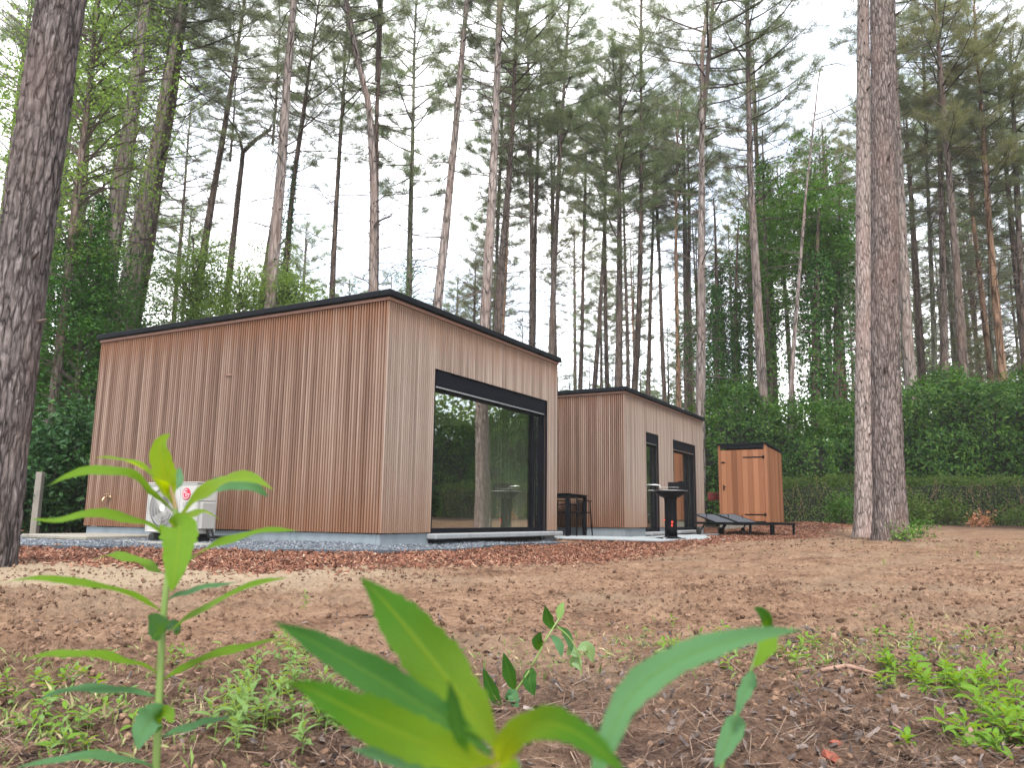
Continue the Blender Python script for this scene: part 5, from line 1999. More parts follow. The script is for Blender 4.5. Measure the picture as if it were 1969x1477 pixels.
def hedge(label, path, depth, h, mat, seed, dens=420, size=.09, ragged=.2, name='hedge', cat='hedge', group=None, twigs=0, ratio=.45, toplump=.0, up=.35):
    """hedge following world points; leaf shell round a dark core coloured as inner shade"""
    g = np.random.default_rng(seed)
    A = np.asarray(path, float)
    seg = np.linalg.norm(np.diff(A, axis=0), axis=1)
    s = np.concatenate([[0], np.cumsum(seg)])
    L = s[-1]
    b = np.array([A[0][0], A[0][1], tz(A[0][0], A[0][1])])
    root = empty(name, b, 0, label, cat, group)
    per = depth + 2 * h
    n = int(L * per * dens)
    t = g.random(n) * L
    q = g.random(n) * per
    x = np.interp(t, s, A[:, 0])
    y = np.interp(t, s, A[:, 1])
    i = np.clip(np.searchsorted(s, t) - 1, 0, len(seg) - 1)
    dr = (A[i + 1] - A[i]) / seg[i][:, None]
    nr = np.stack([-dr[:, 1], dr[:, 0]], -1)
    hh = h * (1 + toplump * fbm(t * .55, t * 0 + seed, octv=3, seed=seed))
    side = np.where(q < h, -1.0, np.where(q > h + depth, 1.0, 0.0))
    z = np.where(side == 0, hh, g.random(n) * hh)
    o = np.where(side == 0, (g.random(n) - .5) * depth, side * depth / 2)
    N = np.stack([nr[:, 0] * side, nr[:, 1] * side, np.where(side == 0, 1.0, up)], -1)
    bump = ragged * (fbm(t * 1.1, z * 1.3 + o, octv=3, seed=seed + 1)) + g.normal(0, ragged * .30, n)
    inw = np.abs(g.normal(0, .12, n)) * (g.random(n) < .6)
    bump = bump - inw
    P = np.stack([x + nr[:, 0] * o, y + nr[:, 1] * o, terrain(x, y) + z], -1) + N * bump[:, None]
    P[:, 2] = np.maximum(P[:, 2], terrain(P[:, 0], P[:, 1]) + .02)
    V, F = leaf_quads(P - b, unit(N + g.normal(0, .6, N.shape)), size, g, ratio, .25)
    link('foliage', raw_mesh('foliage', V, F, M[mat]), root)
    # solid dark blocker standing in for the shaded hedge interior
    m_ = max(8, int(L / .5))
    tt = np.linspace(0, L, m_)
    cx, cy_ = np.interp(tt, s, A[:, 0]), np.interp(tt, s, A[:, 1])
    ii = np.clip(np.searchsorted(s, tt) - 1, 0, len(seg) - 1)
    dd = (A[ii + 1] - A[ii]) / seg[ii][:, None]
    nn = np.stack([-dd[:, 1], dd[:, 0]], -1)
    zg = terrain(cx, cy_)
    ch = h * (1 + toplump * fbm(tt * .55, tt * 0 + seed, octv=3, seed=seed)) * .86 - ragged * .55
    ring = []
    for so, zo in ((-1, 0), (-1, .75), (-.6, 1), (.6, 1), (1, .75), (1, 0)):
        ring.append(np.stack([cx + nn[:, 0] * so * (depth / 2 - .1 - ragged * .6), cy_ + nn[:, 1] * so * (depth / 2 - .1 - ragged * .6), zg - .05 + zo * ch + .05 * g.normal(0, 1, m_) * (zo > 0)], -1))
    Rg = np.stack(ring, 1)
    k = 6
    a, c = np.meshgrid(np.arange(m_ - 1), np.arange(k - 1), indexing='ij')
    Fq = np.stack([a * k + c, a * k + c + 1, (a + 1) * k + c + 1, (a + 1) * k + c], -1).reshape(-1, 4)
    link('shade_core', raw_mesh('shade_core', Rg.reshape(-1, 3) - b, Fq, M['core']), root)
    if twigs:
        polys, rads = [], []
        for _ in range(twigs):
            t0 = g.random() * L
            j = min(np.searchsorted(s, t0) - 1, len(seg) - 1) if t0 > 0 else 0
            c = np.array([np.interp(t0, s, A[:, 0]), np.interp(t0, s, A[:, 1])])
            d2 = (A[j + 1] - A[j]) / seg[j]
            n2 = np.array([-d2[1], d2[0]])
            sd = g.choice([-1, 1])
            z0 = g.uniform(.0, h * .75)
            c = c + n2 * sd * (depth / 2 + g.uniform(-.12, .04))
            p0 = np.array([c[0], c[1], tz(*c) + z0]) - b
            e = p0 + np.array([d2[0] * g.normal(0, .18), d2[1] * g.normal(0, .18), g.uniform(.15, .5)])
            polys.append(np.array([p0, (p0 + e) / 2 + g.normal(0, .03, 3), e]))
            rads.append(np.array([.010, .008, .004]))
        V1, F1 = tubes_tri(polys, rads, 3)
        tag(link('twigs', raw_mesh('twigs', V1, F1, M['twig_brown']), root), kind='stuff')
    return root


M['twig_brown'] = simple('twig_brown', (.21, .125, .085), .9, var=.35, scale=5)


def ivy_tree(label, pts, w, d, seed, rad=.42, zt=14, n=3600, size=.10, mat='leaf_ivy', top_crown=None, bark='bark_brown', zlo=0.0):
    r = pine(label, pts, w, d, bark, top_crown, zt - 1, zt + 7 if top_crown else zt, dead=6, knots=False, seed=seed, name='ivy_clad_tree', cat='tree', cs=.9)
    g = np.random.default_rng(seed + 1)
    W = np.array([at(u, v, d) for u, v in pts])
    base = np.array(r.location)
    dr = (W[1] - W[0]) / (W[1] - W[0])[2]
    pth = np.concatenate([[W[0] + dr * (base[2] - W[0][2]) * .8], W, [W[-1] + (W[-1] - W[-2]) / (W[-1] - W[-2])[2] * max(.1, (zt - W[-1][2]))]])
    z = g.uniform(max(pth[0][2], zlo), min(zt, pth[-1][2]), n)
    c = np.stack([np.interp(z, pth[:, 2], pth[:, k]) for k in range(3)], -1)
    a = g.random(n) * 6.283
    prof = rad * (1 + .65 * fbm(np.cos(a) * 1.2 + seed, np.sin(a) * 1.2, z * .55, 3, seed)) * np.interp(z / zt, [0, .15, .85, 1], [1.15, 1.1, .8, .35])
    prof = np.maximum(prof, .12) * (1 - .25 * g.random(n))
    P = c + np.stack([np.cos(a) * prof, np.sin(a) * prof, g.normal(0, .08, n)], -1) - base
    N = unit(np.stack([np.cos(a), np.sin(a), np.full(n, .45)], -1) + g.normal(0, .5, (n, 3)))
    V, F = leaf_quads(P, N, size, g, .85, .5)
    link('ivy', raw_mesh('ivy', V, F, M[mat]), r)
    return r


# left: light beech above, dark shade below
broad_tree('light-green beech spreading around the big dark trunk at upper left', 80, 16.5, 5.4, 14.5, 1.75, 'leaf_beech', 61, n=560, per=26, size=.08, trunk_r=.10, cu=85, gap=.2)
broad_tree('taller beech further back filling the upper left corner', 20, 21, 6.0, 17, 3.0, 'leaf_beech', 62, n=560, per=26, size=.10, trunk_r=.14, cu=10, gap=.2)
broad_tree('dark green tree filling the space between big trunk and cabin end', 128, 16.8, 1.6, 7.6, 1.1, 'leaf_ivy', 63, n=800, per=28, size=.075, trunk_r=.07, cu=118)
broad_tree('dense dark tree low behind the wire fence at left', 90, 18.5, .6, 6.2, 1.9, 'leaf_ivy', 64, n=900, per=26, size=.085, trunk_r=.08)
ivy_tree('ivy-wrapped dark trunk against the left end of the cabin', [(178, 790), (186, 600), (192, 430), (200, 350)], 14, 17.2, 65, .33, 7.4, 2600, .075)
bush('rhododendron bush behind the concrete post at left', 75, 1040, 14.2, 2.3, 2.0, 'leaf_rhodo', 66, n=260, per=26, size=.13, name='rhododendron')
bush('rhododendron bush touching the left end of the near cabin', 150, 1035, 14.6, 1.6, 2.3, 'leaf_rhodo', 67, n=240, per=26, size=.13, name='rhododendron')
bush('dark bush left of the concrete post, behind the big trunk', 20, 1040, 13.6, 1.5, 1.3, 'leaf_rhodo', 68, n=160, per=24, size=.11)
# young trees behind the roof of the near cabin
broad_tree('young leafy tree behind the roof, leftmost of three', 335, 21, 4.0, 7.9, 1.1, 'leaf_beech', 71, n=520, per=26, size=.075, trunk_r=.05, gap=.12)
broad_tree('young leafy tree behind the roof, middle of three and lowest', 430, 21.5, 3.8, 7.3, 1.35, 'leaf_beech', 72, n=560, per=26, size=.075, trunk_r=.05, gap=.12)
broad_tree('young leafy tree behind the roof around the ivy-clad stem, rightmost of three', 525, 21.5, 4.0, 7.9, .95, 'leaf_beech', 73, n=480, per=26, size=.075, trunk_r=.05, gap=.1)
broad_tree('sparse green sapling behind the roof corner of the near cabin', 775, 27, 4.5, 9.4, .9, 'leaf_mid', 74, n=170, per=22, size=.07, trunk_r=.05, gap=.15)
ivy_tree('slim ivy-clad stem beside the tall pale pine in the bright gap', [(548, 520), (556, 430), (566, 330), (581, 227)], 12, 27, 75, .23, 12.8, 2400, .075, top_crown='s')
# right: ivy-clad trunks and green crowns
ivy_tree('ivy-clad trunk left of the orange shed, nearest the far cabin', [(1378, 800), (1378, 640), (1376, 480), (1372, 380)], 13, 29, 81, .42, 9.0, 3200, .10)
ivy_tree('ivy-clad trunk behind the knotty pale pine', [(1416, 780), (1414, 640), (1416, 520), (1420, 420)], 11, 31, 82, .36, 9.5, 2600, .10)
ivy_tree('leafy trunk between the knotty pale pine and the thin slanting stem', [(1482, 770), (1476, 600), (1470, 420), (1466, 250)], 12, 30, 83, .55, 14.5, 4600, .11, mat='leaf_mid')
ivy_tree('thick dark ivy-clad trunk just right of the thin slanting stem', [(1570, 770), (1570, 640), (1572, 520), (1575, 400)], 20, 28, 84, .62, 10, 4600, .11)
ivy_tree('ivy-clad trunk left of the twin trunks under the bright green crown', [(1610, 780), (1610, 640), (1612, 500), (1614, 380)], 18, 29, 85, .62, 11.5, 4600, .11)
broad_tree('bright green domed tree left of the twin trunks', 1590, 29.5, 8.0, 14.4, 1.75, 'leaf_mid', 86, n=620, per=26, size=.12, trunk_r=.12, gap=.05, rad=.5)
broad_tree('green tree behind the thin slanting stem', 1500, 32, 6.0, 14.0, 1.7, 'leaf_mid', 87, n=520, per=24, size=.12, trunk_r=.12, gap=.15, rad=.5)
broad_tree('shaded green tree by the far cabin end behind ivy trunks', 1400, 33, 3.0, 12.0, 1.5, 'leaf_ivy', 88, n=480, per=24, size=.12, trunk_r=.1, gap=.15, rad=.5)

# hedges
p = lambda u, d: tuple(at(u, 985, d)[:2])
hedge('tall loose laurel hedge behind the shed, left of the twin trunks', [p(1340, 25.5), p(1440, 25.8), p(1560, 25.5), p(1700, 25.5)], 1.8, 3.6, 'leaf_laurel', 91, dens=470, size=.13, ragged=.52, toplump=.18, name='laurel_hedge')
hedge('tall dark glossy laurel hedge right of the twin trunks', [p(1725, 26.3), p(1800, 26.0), p(1900, 25.6), (22.0, 24.5), (27, 20)], 2.0, 4.35, 'leaf_laurel', 92, dens=470, size=.14, ragged=.50, toplump=.13, name='laurel_hedge')
hedge('low clipped twiggy hedge running right from the shed', [p(1480, 24.0), p(1620, 23.8), p(1800, 23.5), p(1969, 23.2), (19.5, 21.5)], .8, 1.38, 'leaf_hedge', 93, dens=620, size=.062, ragged=.10, twigs=420, name='clipped_hedge')
hedge('clipped hedge beyond the right edge, mirrored in the wide window', [(20.5, 21.0), (20.5, 14), (19.5, 8), (18, 1)], .9, 1.5, 'leaf_hedge', 94, dens=230, size=.09, ragged=.14, name='clipped_hedge')
hedge('dark tall shrubs beyond the right edge, mirrored in the wide window', [(25, 20), (25, 12), (23.5, 4), (21, -4)], 2.5, 4.2, 'leaf_mid', 95, dens=240, size=.16, ragged=.5, toplump=.2, name='laurel_hedge')
bush('green shrub at the foot of the low hedge left of the twin trunks', 1622, 1006, 21.5, .75, .75, 'leaf_mid', 96, n=70, per=18, size=.085)
bush('light shrub just right of the twin trunks before the hedge', 1757, 1008, 21, .8, .75, 'leaf_hedge', 97, n=70, per=18, size=.085)
bush('loose green shrub left of the red-leaved plant', 1826, 1010, 22.0, .9, .7, 'leaf_hedge', 98, n=50, per=18, size=.10)
for k_, (x_, y_) in enumerate(((17.5, 16), (17.8, 12.5), (17.3, 9), (16.8, 6))):
    b_ = bush('loose yellow-green bush beyond the right edge, mirrored in the wide window', 1984, 1005, 24, 1.6, .9, 'leaf_yellow', 300 + k_, n=70, per=16, size=.10, group='bushes mirrored in the window')
    b_.location = (x_, y_, tz(x_, y_))
bush('yellow-green shrub at the right edge before the low hedge', 1955, 1012, 22.0, .7, .5, 'leaf_hedge', 99, n=40, per=18, size=.075)
rp = bush('small salmon-red leaved plant standing before the low hedge', 1886, 1012, 19.6, .50, .30, 'leaf_red', 100, n=18, per=12, size=.10, name='red_leaved_plant', cat='plant', rad=.13)
rp.children[1].location.z = .24
bush('green weeds at the foot of the big grey-brown trunk', 1738, 1042, 12.3, .42, .22, 'leaf_weed', 101, n=26, per=14, size=.05, name='weed_clump', cat='weeds', rad=.09)
bush('grey-green weeds behind the right side of the big trunk', 1765, 1036, 13.4, .7, .32, 'leaf_mid', 102, n=34, per=14, size=.06, name='weed_clump', cat='weeds', rad=.12)

# the wood beyond: one mass of foliage far off
g = np.random.default_rng(123)
n = 52000
a = R(-4) + R(50) * g.random(n)
r = g.uniform(62, 92, n)
top = np.interp(a, [R(-4), R(8), R(20), R(46)], [7, 9, 11, 13]) + 4.5 * fbm(a * 26, r * .05, octv=3, seed=5) + 2.5 * np.maximum(0, fbm(a * 90, a * 3, octv=2, seed=6))
z = top * (g.random(n) ** .75)
P = np.stack([r * np.sin(a), r * np.cos(a), .3 + np.maximum(z, 0)], -1)
V, F = leaf_quads(P, unit(g.normal(0, .7, (n, 3)) + [0, -.4, .6]), .45, g, .6)
fw = link('far_wood', raw_mesh('far_wood', V, F, M['needle_green']))
tag(fw, kind='stuff')
n = 30000
a = R(40) + R(70) * g.random(n)
r = g.uniform(32, 48, n)
z = (7 + 3 * fbm(a * 20, a * 0, octv=3, seed=15)) * g.random(n)
P = np.stack([r * np.sin(a), r * np.cos(a), .2 + np.maximum(z, 0)], -1)
V, F = leaf_quads(P, unit(g.normal(0, .7, (n, 3)) + [0, 0, .5]), .36, g, .6)
tag(link('far_wood', raw_mesh('far_wood', V, F, M['leaf_beech'])), kind='stuff')
n = 5000
a = R(-42) + R(22) * g.random(n)
r = g.uniform(24, 44, n)
z = np.interp(a, [R(-42), R(-26), R(-20)], [7, 6, 3]) * g.random(n)
P = np.stack([r * np.sin(a), r * np.cos(a), .1 + z], -1)
V, F = leaf_quads(P, unit(g.normal(0, .7, (n, 3)) + [0, 0, .5]), .5, g, .6)
tag(link('far_wood', raw_mesh('far_wood', V, F, M['leaf_ivy'])), kind='stuff')

# young conifers standing clear of the mass
for k, (u, d, zt, cr, lab) in enumerate(((905, 34, 12.3, 'y', 'yellowish young conifer showing between centre trunks'), (868, 38, 10.5, 'y', 'olive young conifer left of the yellowish one in the centre'),
                                         (1095, 46, 9.0, 'z', 'pointed green young conifer in the gap just right of the near cabin'),
                                         (1395, 40, 12, 'z', 'green young conifer behind the ivy-clad trunks'), (1290, 48, 12, 'z', 'hazy green young conifer above the far cabin roof'), (1180, 50, 10, 'y', 'small olive conifer low above the far cabin roof'),
                                         (1868, 36, 11, 'y', 'olive conifer between the trunks behind the laurel hedge'), (1955, 38, 12, 'y', 'olive conifer at the right edge behind the laurel hedge'),
                                         (1790, 44, 16, 'y', 'tall olive conifer just right of the twin trunks, far behind the hedge'), (1835, 50, 19, 'z', 'tall greenish conifer filling the gap left of the reddish leaning pine'),
                                         (1905, 47, 17, 'y', 'tall olive conifer behind the orange-barked pine'), (1985, 46, 18, 'z', 'tall green conifer cut by the right picture edge'),
                                         (1135, 58, 12.5, 'z', 'pale green conifer between thin trunks left of the far cabin corner'), (1235, 60, 13.5, 'z', 'pale green conifer right of the far cabin corner'),
                                         (1325, 56, 13, 'y', 'pale olive conifer above the far end of the far cabin'), (1000, 52, 14, 'y', 'olive conifer behind the trunks over the wide window'), (1060, 58, 13, 'z', 'hazy green conifer behind the end of the near cabin roof'))):
    q = at(u, 985, d)
    rt = empty('young_conifer', (q[0], q[1], tz(q[0], q[1])), k, lab, 'conifer')
    v_, f_ = tubes_tri([np.array([[0, 0, -.1], [0, 0, zt * .5], [0, 0, zt * .8]])], [np.array([.10, .07, .03])], 7)
    link('trunk', raw_mesh('trunk', v_, f_, M['bark_brown'], None, True), rt)
    c = link('crown', CROWNS[cr], rt, (0, 0, zt * .12))
    c.scale = (zt / 12, zt / 12, zt * .88 / CROWN_H)


# ------------------------------------------------------------------ wire fences
def wire_fence(label, posts, h, postw, mat, cell=.10, step=1):
    rt = empty('wire_fence', posts[0], 0, label, 'fence')
    b = np.array(posts[0])
    for q in posts:
        mb = MB()
        mb.box((-postw / 2, -postw / 2, -.15), (postw / 2, postw / 2, h + .06), None, .006)
        mb.build('post', M[mat], rt, False, tuple(np.array(q) - b))
    polys, rads = [], []
    for q0, q1 in zip(posts[:-1], posts[1:]):
        q0, q1 = np.array(q0) - b, np.array(q1) - b
        L = np.linalg.norm(q1 - q0)
        for z in np.arange(.03, h + .001, cell):
            polys.append(np.array([q0 + [0, 0, z], q1 + [0, 0, z]]))
            rads.append(np.full(2, .0025))
        k = int(L / cell)
        for i in range(1, k):
            c = q0 + (q1 - q0) * i / k
            polys.append(np.array([c + [0, 0, .03], c + [0, 0, h]]))
            rads.append(np.full(2, .002))
    v_, f_ = tubes_tri(polys, rads, 3)
    w = link('wire_mesh', raw_mesh('wire_mesh', v_, f_, M['black_metal']), rt)
    return rt


def gp(u, d):
    q = at(u, 985, d)
    return (q[0], q[1], tz(q[0], q[1]))


wire_fence('wire fence with a pale concrete post left of the near cabin', [gp(-60, 12.6), gp(70, 13.0), gp(185, 13.6)], .95, .10, 'post')
wire_fence('dark wire fence between the far cabin and the orange shed', [gp(1350, 22.5), gp(1398, 22.6), gp(1480, 23.0)], 1.25, .05, 'black_metal', .075)
rs = MB()
rs.box((-.16, -.01, -.11), (.16, .01, .11), bev=.008)
q = at(1372, 955, 22.3)
tag(rs.build('sign', simple('sign_red', (.20, .035, .03), .6, 0, .3, .3, 6), None, False, tuple(q)), 'small dull red sign on the dark wire fence left of the shed', 'sign')


# ================================================================== PLANTS AND LITTER IN FRONT
def blade(name, pts, wpx, mat, parent, base, roll=0.0, fold=.25, wave=.10, prof='lance', nu=22, face=None):
    """one leaf. pts: (u, v, distance) along its midrib from stalk to tip; wpx: greatest width in picture px"""
    P = np.array([at(u, v, d) for u, v, d in pts])
    s = np.concatenate([[0], np.cumsum(np.linalg.norm(np.diff(P, axis=0), axis=1))])
    # smooth spine (Catmull-Rom through the points)
    t = np.linspace(0, 1, nu + 1)
    ts = s / s[-1]
    Q = np.zeros((nu + 1, 3))
    pp_ = np.concatenate([[2 * P[0] - P[1]], P, [2 * P[-1] - P[-2]]])
    for i, tt_ in enumerate(t):
        k = min(max(np.searchsorted(ts, tt_, 'right') - 1, 0), len(P) - 2)
        f = (tt_ - ts[k]) / (ts[k + 1] - ts[k] + 1e-9)
        a, b, c, d_ = pp_[k], pp_[k + 1], pp_[k + 2], pp_[k + 3]
        Q[i] = .5 * ((2 * b) + (c - a) * f + (2 * a - 5 * b + 4 * c - d_) * f * f + (3 * b - a - 3 * c + d_) * f ** 3)
    dm = np.mean([d for _, _, d in pts])
    W = wpx * dm / 1540.5 / 2
    if prof == 'lance':
        w = np.interp(t, [0, .06, .2, .42, .62, .82, .94, 1], [.10, .22, .72, 1, .92, .55, .2, .0])
    elif prof == 'narrow':
        w = np.interp(t, [0, .1, .3, .55, .8, 1], [.12, .45, .9, 1, .55, .0])
    else:   # broad towards the tip
        w = np.interp(t, [0, .1, .3, .6, .85, .95, 1], [.25, .7, 1, .95, .55, .25, .0])
    T = np.gradient(Q, axis=0)
    T /= np.linalg.norm(T, axis=1)[:, None]
    toward = unit(np.array([0, 0, CAM_H]) - Q)
    upv = np.array([0, 0, 1.0])
    V, UV = [], []
    m = 8
    gg = np.random.default_rng(int(abs(pts[0][0] * 13 + pts[-1][1] * 7)))
    ph, fr = gg.random() * 6, gg.uniform(5, 8)
    for i in range(nu + 1):
        nrm = unit(upv * (1 - abs(math.sin(roll))) + toward[i] * math.sin(roll)) if face is None else unit(np.array(face, float))
        side = np.cross(T[i], nrm)
        side /= np.linalg.norm(side) + 1e-9
        nn = np.cross(side, T[i])
        for j in range(m + 1):
            q = j / m * 2 - 1
            ser = 1 + .07 * math.sin(t[i] * 75 + ph) * abs(q) + .05 * math.sin(t[i] * 23 + ph * 2) * abs(q)
            off = side * q * W * w[i] * ser + nn * (abs(q) * fold * W * w[i] + wave * W * q * q * math.sin(t[i] * fr * 2.2 + ph + (1.4 if q > 0 else 0)) * min(1, 4 * t[i]) * (1.2 - t[i]))
            V.append(Q[i] + off - base)
            UV.append((t[i], j / m))
    F = [(i * (m + 1) + j, (i + 1) * (m + 1) + j, (i + 1) * (m + 1) + j + 1, i * (m + 1) + j + 1) for i in range(nu) for j in range(m)]
    return link(name, raw_mesh(name, np.array(V), np.array(F), M[mat], None, True, np.array(UV)), parent)


def stalk(name, pts, r, mat, parent, base, n=8):
    P = np.array([at(u, v, d) for u, v, d in pts])
    s = np.linspace(0, 1, len(P))
    t = np.linspace(0, 1, max(12, len(P) * 4))
    Q = np.stack([np.interp(t, s, P[:, k]) for k in range(3)], -1)
    for _ in range(3):
        Q[1:-1] = (Q[:-2] + 2 * Q[1:-1] + Q[2:]) / 4
    rr = np.interp(t, [0, 1], r)
    v_, f_ = tubes_tri([Q - base], [rr], n)
    return link(name, raw_mesh(name, v_, f_, M[mat], None, True), parent)


# the tall weed at left
DW = .80
foot = at(292, 1500, DW)
gzw = tz(foot[0], foot[1])
PB = np.array([foot[0] - .004, foot[1] + .01, gzw])
wd = empty('tall_weed', PB, 0, 'tall bright green weed with long toothed leaves standing before the heat pump', 'plant')
stalk('stem', [(286, 1930, DW), (293, 1700, DW), (300, 1477, DW), (307, 1320, DW), (314, 1180, DW), (322, 1110, DW), (333, 1020, DW), (338, 978, DW)], (.0042, .0026), 'stem_green', wd, PB)
stalk('stem_tip', [(333, 1022, DW), (338, 982, DW), (334, 960, DW), (326, 935, DW)], (.0030, .0014), 'stem_red', wd, PB)
n_ = .12
LV = [
    ('blade_young', [(333, 968, .80), (322, 935, .80), (312, 895, .79), (306, 865, .785), (312, 846, .785), (329, 833, .79)], 37, 'lance', 1.25, .18),
    ('blade_young', [(334, 975, .80), (318, 948, .79), (300, 920, .77), (257, 893, .75), (215, 881, .73), (183, 881, .72)], 26, 'narrow', .35, .3),
    ('blade', [(334, 985, .80), (308, 962, .79), (285, 940, .78), (247, 915, .76), (183, 905, .74), (130, 918, .73), (92, 934, .72)], 30, 'lance', .45, .25),
    ('blade_far', [(330, 945, .81), (336, 928, .84), (340, 914, .87), (345, 900, .90)], 24, 'wide', 1.2, .2),
    ('blade_young', [(340, 1008, .80), (353, 985, .79), (394, 948, .78), (440, 924, .77), (486, 921, .76), (527, 944, .75)], 33, 'lance', .55, .25),
    ('blade_far', [(372, 962, .82), (415, 935, .83), (455, 930, .84), (490, 938, .85), (516, 955, .86)], 24, 'wide', .8, .15),
    ('blade_young', [(345, 1005, .80), (362, 994, .85), (385, 984, .88), (405, 990, .9), (425, 1001, .92)], 18, 'lance', .5, .25),
    ('blade', [(330, 1040, .80), (312, 1028, .79), (275, 1006, .77), (220, 993, .75), (160, 992, .73), (110, 1001, .72), (58, 999, .71)], 28, 'lance', .42, .2),
    ('blade', [(336, 1018, .80), (344, 1014, .765), (343, 1045, .72), (338, 1090, .70), (329, 1140, .69)], 58, 'wide', 1.3, .12),
    ('blade', [(330, 1098, .80), (355, 1082, .79), (392, 1060, .78), (440, 1040, .77), (510, 1022, .76), (576, 1020, .75)], 24, 'lance', .45, .2),
    ('blade', [(318, 1104, .80), (300, 1098, .81), (275, 1083, .83), (229, 1070, .85), (205, 1069, .86), (178, 1078, .88)], 22, 'lance', .45, .2),
    ('blade', [(314, 1178, .80), (290, 1163, .79), (257, 1148, .78), (183, 1125, .75), (115, 1117, .73), (60, 1114, .72), (5, 1120, .71)], 22, 'lance', .40, .2),
    ('blade', [(316, 1224, .80), (348, 1199, .79), (403, 1165, .77), (458, 1138, .76), (505, 1120, .75), (552, 1111, .74)], 26, 'lance', .45, .2),
    ('blade_far', [(320, 1155, .80), (350, 1143, .83), (390, 1131, .86), (430, 1124, .88), (462, 1119, .9)], 15, 'narrow', .4, .2),
    ('blade_far', [(312, 1222, .80), (305, 1208, .78), (296, 1194, .77), (283, 1184, .76)], 36, 'wide', 1.0, .15),
    ('blade_far', [(318, 1212, .80), (330, 1204, .83), (338, 1206, .86), (342, 1222, .88)], 24, 'wide', 1.0, .15),
    ('blade', [(307, 1298, .80), (280, 1283, .79), (229, 1268, .77), (151, 1258, .75), (90, 1260, .74), (37, 1273, .73)], 21, 'lance', .40, .2),
    ('blade', [(308, 1312, .80), (335, 1295, .80), (367, 1277, .81), (435, 1254, .82), (490, 1240, .83), (543, 1226, .84)], 19, 'lance', .42, .2),
    ('blade_far', [(304, 1340, .80), (260, 1332, .79), (206, 1326, .78), (138, 1327, .77), (100, 1335, .76), (72, 1350, .75)], 19, 'lance', .42, .2),
    ('blade_far', [(305, 1388, .80), (296, 1380, .775), (283, 1392, .75), (272, 1415, .735), (265, 1444, .725)], 46, 'wide', 1.2, .12),
    ('blade', [(308, 1384, .80), (316, 1374, .78), (326, 1378, .76), (330, 1392, .75)], 26, 'wide', 1.0, .15),
    ('blade_far', [(304, 1420, .80), (340, 1408, .82), (390, 1391, .84), (449, 1378, .87)], 17, 'lance', .42, .2),
    ('blade_far', [(301, 1478, .80), (250, 1463, .78), (183, 1455, .76), (110, 1462, .74), (28, 1478, .72)], 20, 'lance', .42, .2),
]
for mt, pts, w_, pr, rl, fo in LV:
    blade('leaf', pts, w_ * 1.15, mt, wd, PB, rl, fo, .30, pr)

# the blurred shoot right in front of the lens
DN = .36
foot = at(962, 1500, DN)
PN = np.array([foot[0], foot[1] + .02, tz(foot[0], foot[1] + .02)])
nr = empty('near_shoot', PN, 0, 'blurred broad-leaved green shoot right in front of the lens at bottom centre', 'plant')
stalk('stem', [(985, 3050, .40), (975, 2400, .39), (965, 1800, .37), (960, 1550, DN), (957, 1462, DN)], (.0036, .0030), 'stem_red', nr, PN)
NL = [
    ('blade_near', [(962, 1448, .36), (935, 1405, .365), (890, 1345, .375), (843, 1285, .385), (767, 1190, .40), (728, 1145, .41), (692, 1110, .415)], 102, 'lance', 1.15, .12),
    ('blade_dark', [(945, 1452, .36), (905, 1420, .365), (843, 1378, .37), (729, 1308, .385), (633, 1252, .395), (580, 1222, .40), (525, 1196, .405)], 68, 'lance', .95, .25),
    ('blade_near', [(955, 1466, .355), (915, 1462, .35), (843, 1440, .345), (729, 1393, .34), (640, 1348, .335), (595, 1325, .335), (550, 1312, .33)], 83, 'lance', 1.0, .2),
    ('blade_dark', [(900, 1450, .35), (885, 1415, .348), (874, 1370, .345), (864, 1308, .34)], 30, 'lance', 1.3, .2),
    ('blade_near', [(958, 1466, .355), (978, 1428, .345), (1010, 1404, .335), (1055, 1393, .325), (1105, 1408, .315), (1150, 1440, .31), (1205, 1490, .305)], 62, 'wide', .9, .2),
    ('blade_far', [(1120, 1560, .34), (1145, 1490, .345), (1172, 1420, .35), (1208, 1345, .36), (1275, 1285, .37), (1360, 1246, .38), (1462, 1220, .39), (1545, 1212, .395)], 58, 'lance', .85, .2),
    ('blade_far', [(880, 1500, .38), (820, 1474, .39), (750, 1456, .40), (672, 1440, .41)], 34, 'lance', .8, .2),
    ('blade_near', [(965, 1470, .35), (975, 1476, .33), (985, 1500, .31), (990, 1540, .30)], 44, 'wide', 1.1, .15),
]
for mt, pts, w_, pr, rl, fo in NL:
    blade('leaf', pts, w_, mt, nr, PN, rl, fo, .20, pr, 28)
stalk('leaf_stalk', [(985, 1700, .365), (1060, 1640, .35), (1120, 1560, .34)], (.0022, .0016), 'stem_green', nr, PN)

# a second shoot, its long leaf hanging beside the arching one
foot = at(1372, 1560, .62)
PH = np.array([foot[0], foot[1], tz(foot[0], foot[1])])
hs_ = empty('hanging_weed', PH, 0, 'thin blurred weed with twisted hanging leaves right of the arching leaf', 'plant')
stalk('stem', [(1365, 1900, .62), (1372, 1600, .62), (1392, 1440, .62), (1430, 1330, .62), (1462, 1240, .62), (1470, 1195, .62)], (.0018, .0010), 'stem_green', hs_, PH)
for mt, pts, w_, pr, rl in (('blade_dark', [(1471, 1212, .62), (1474, 1196, .61), (1464, 1180, .60), (1448, 1168, .59)], 26, 'lance', .9),
                            ('blade', [(1468, 1215, .62), (1478, 1222, .60), (1474, 1248, .59), (1450, 1284, .585)], 34, 'wide', 1.0),
                            ('blade_far', [(1446, 1290, .62), (1440, 1315, .60), (1426, 1345, .59), (1416, 1382, .585)], 27, 'lance', 1.0),
                            ('blade_far', [(1416, 1376, .62), (1412, 1400, .60), (1398, 1430, .59), (1374, 1478, .58)], 38, 'wide', 1.0)):
    blade('leaf', pts, w_, mt, hs_, PH, rl, .2, .12, pr, 16)


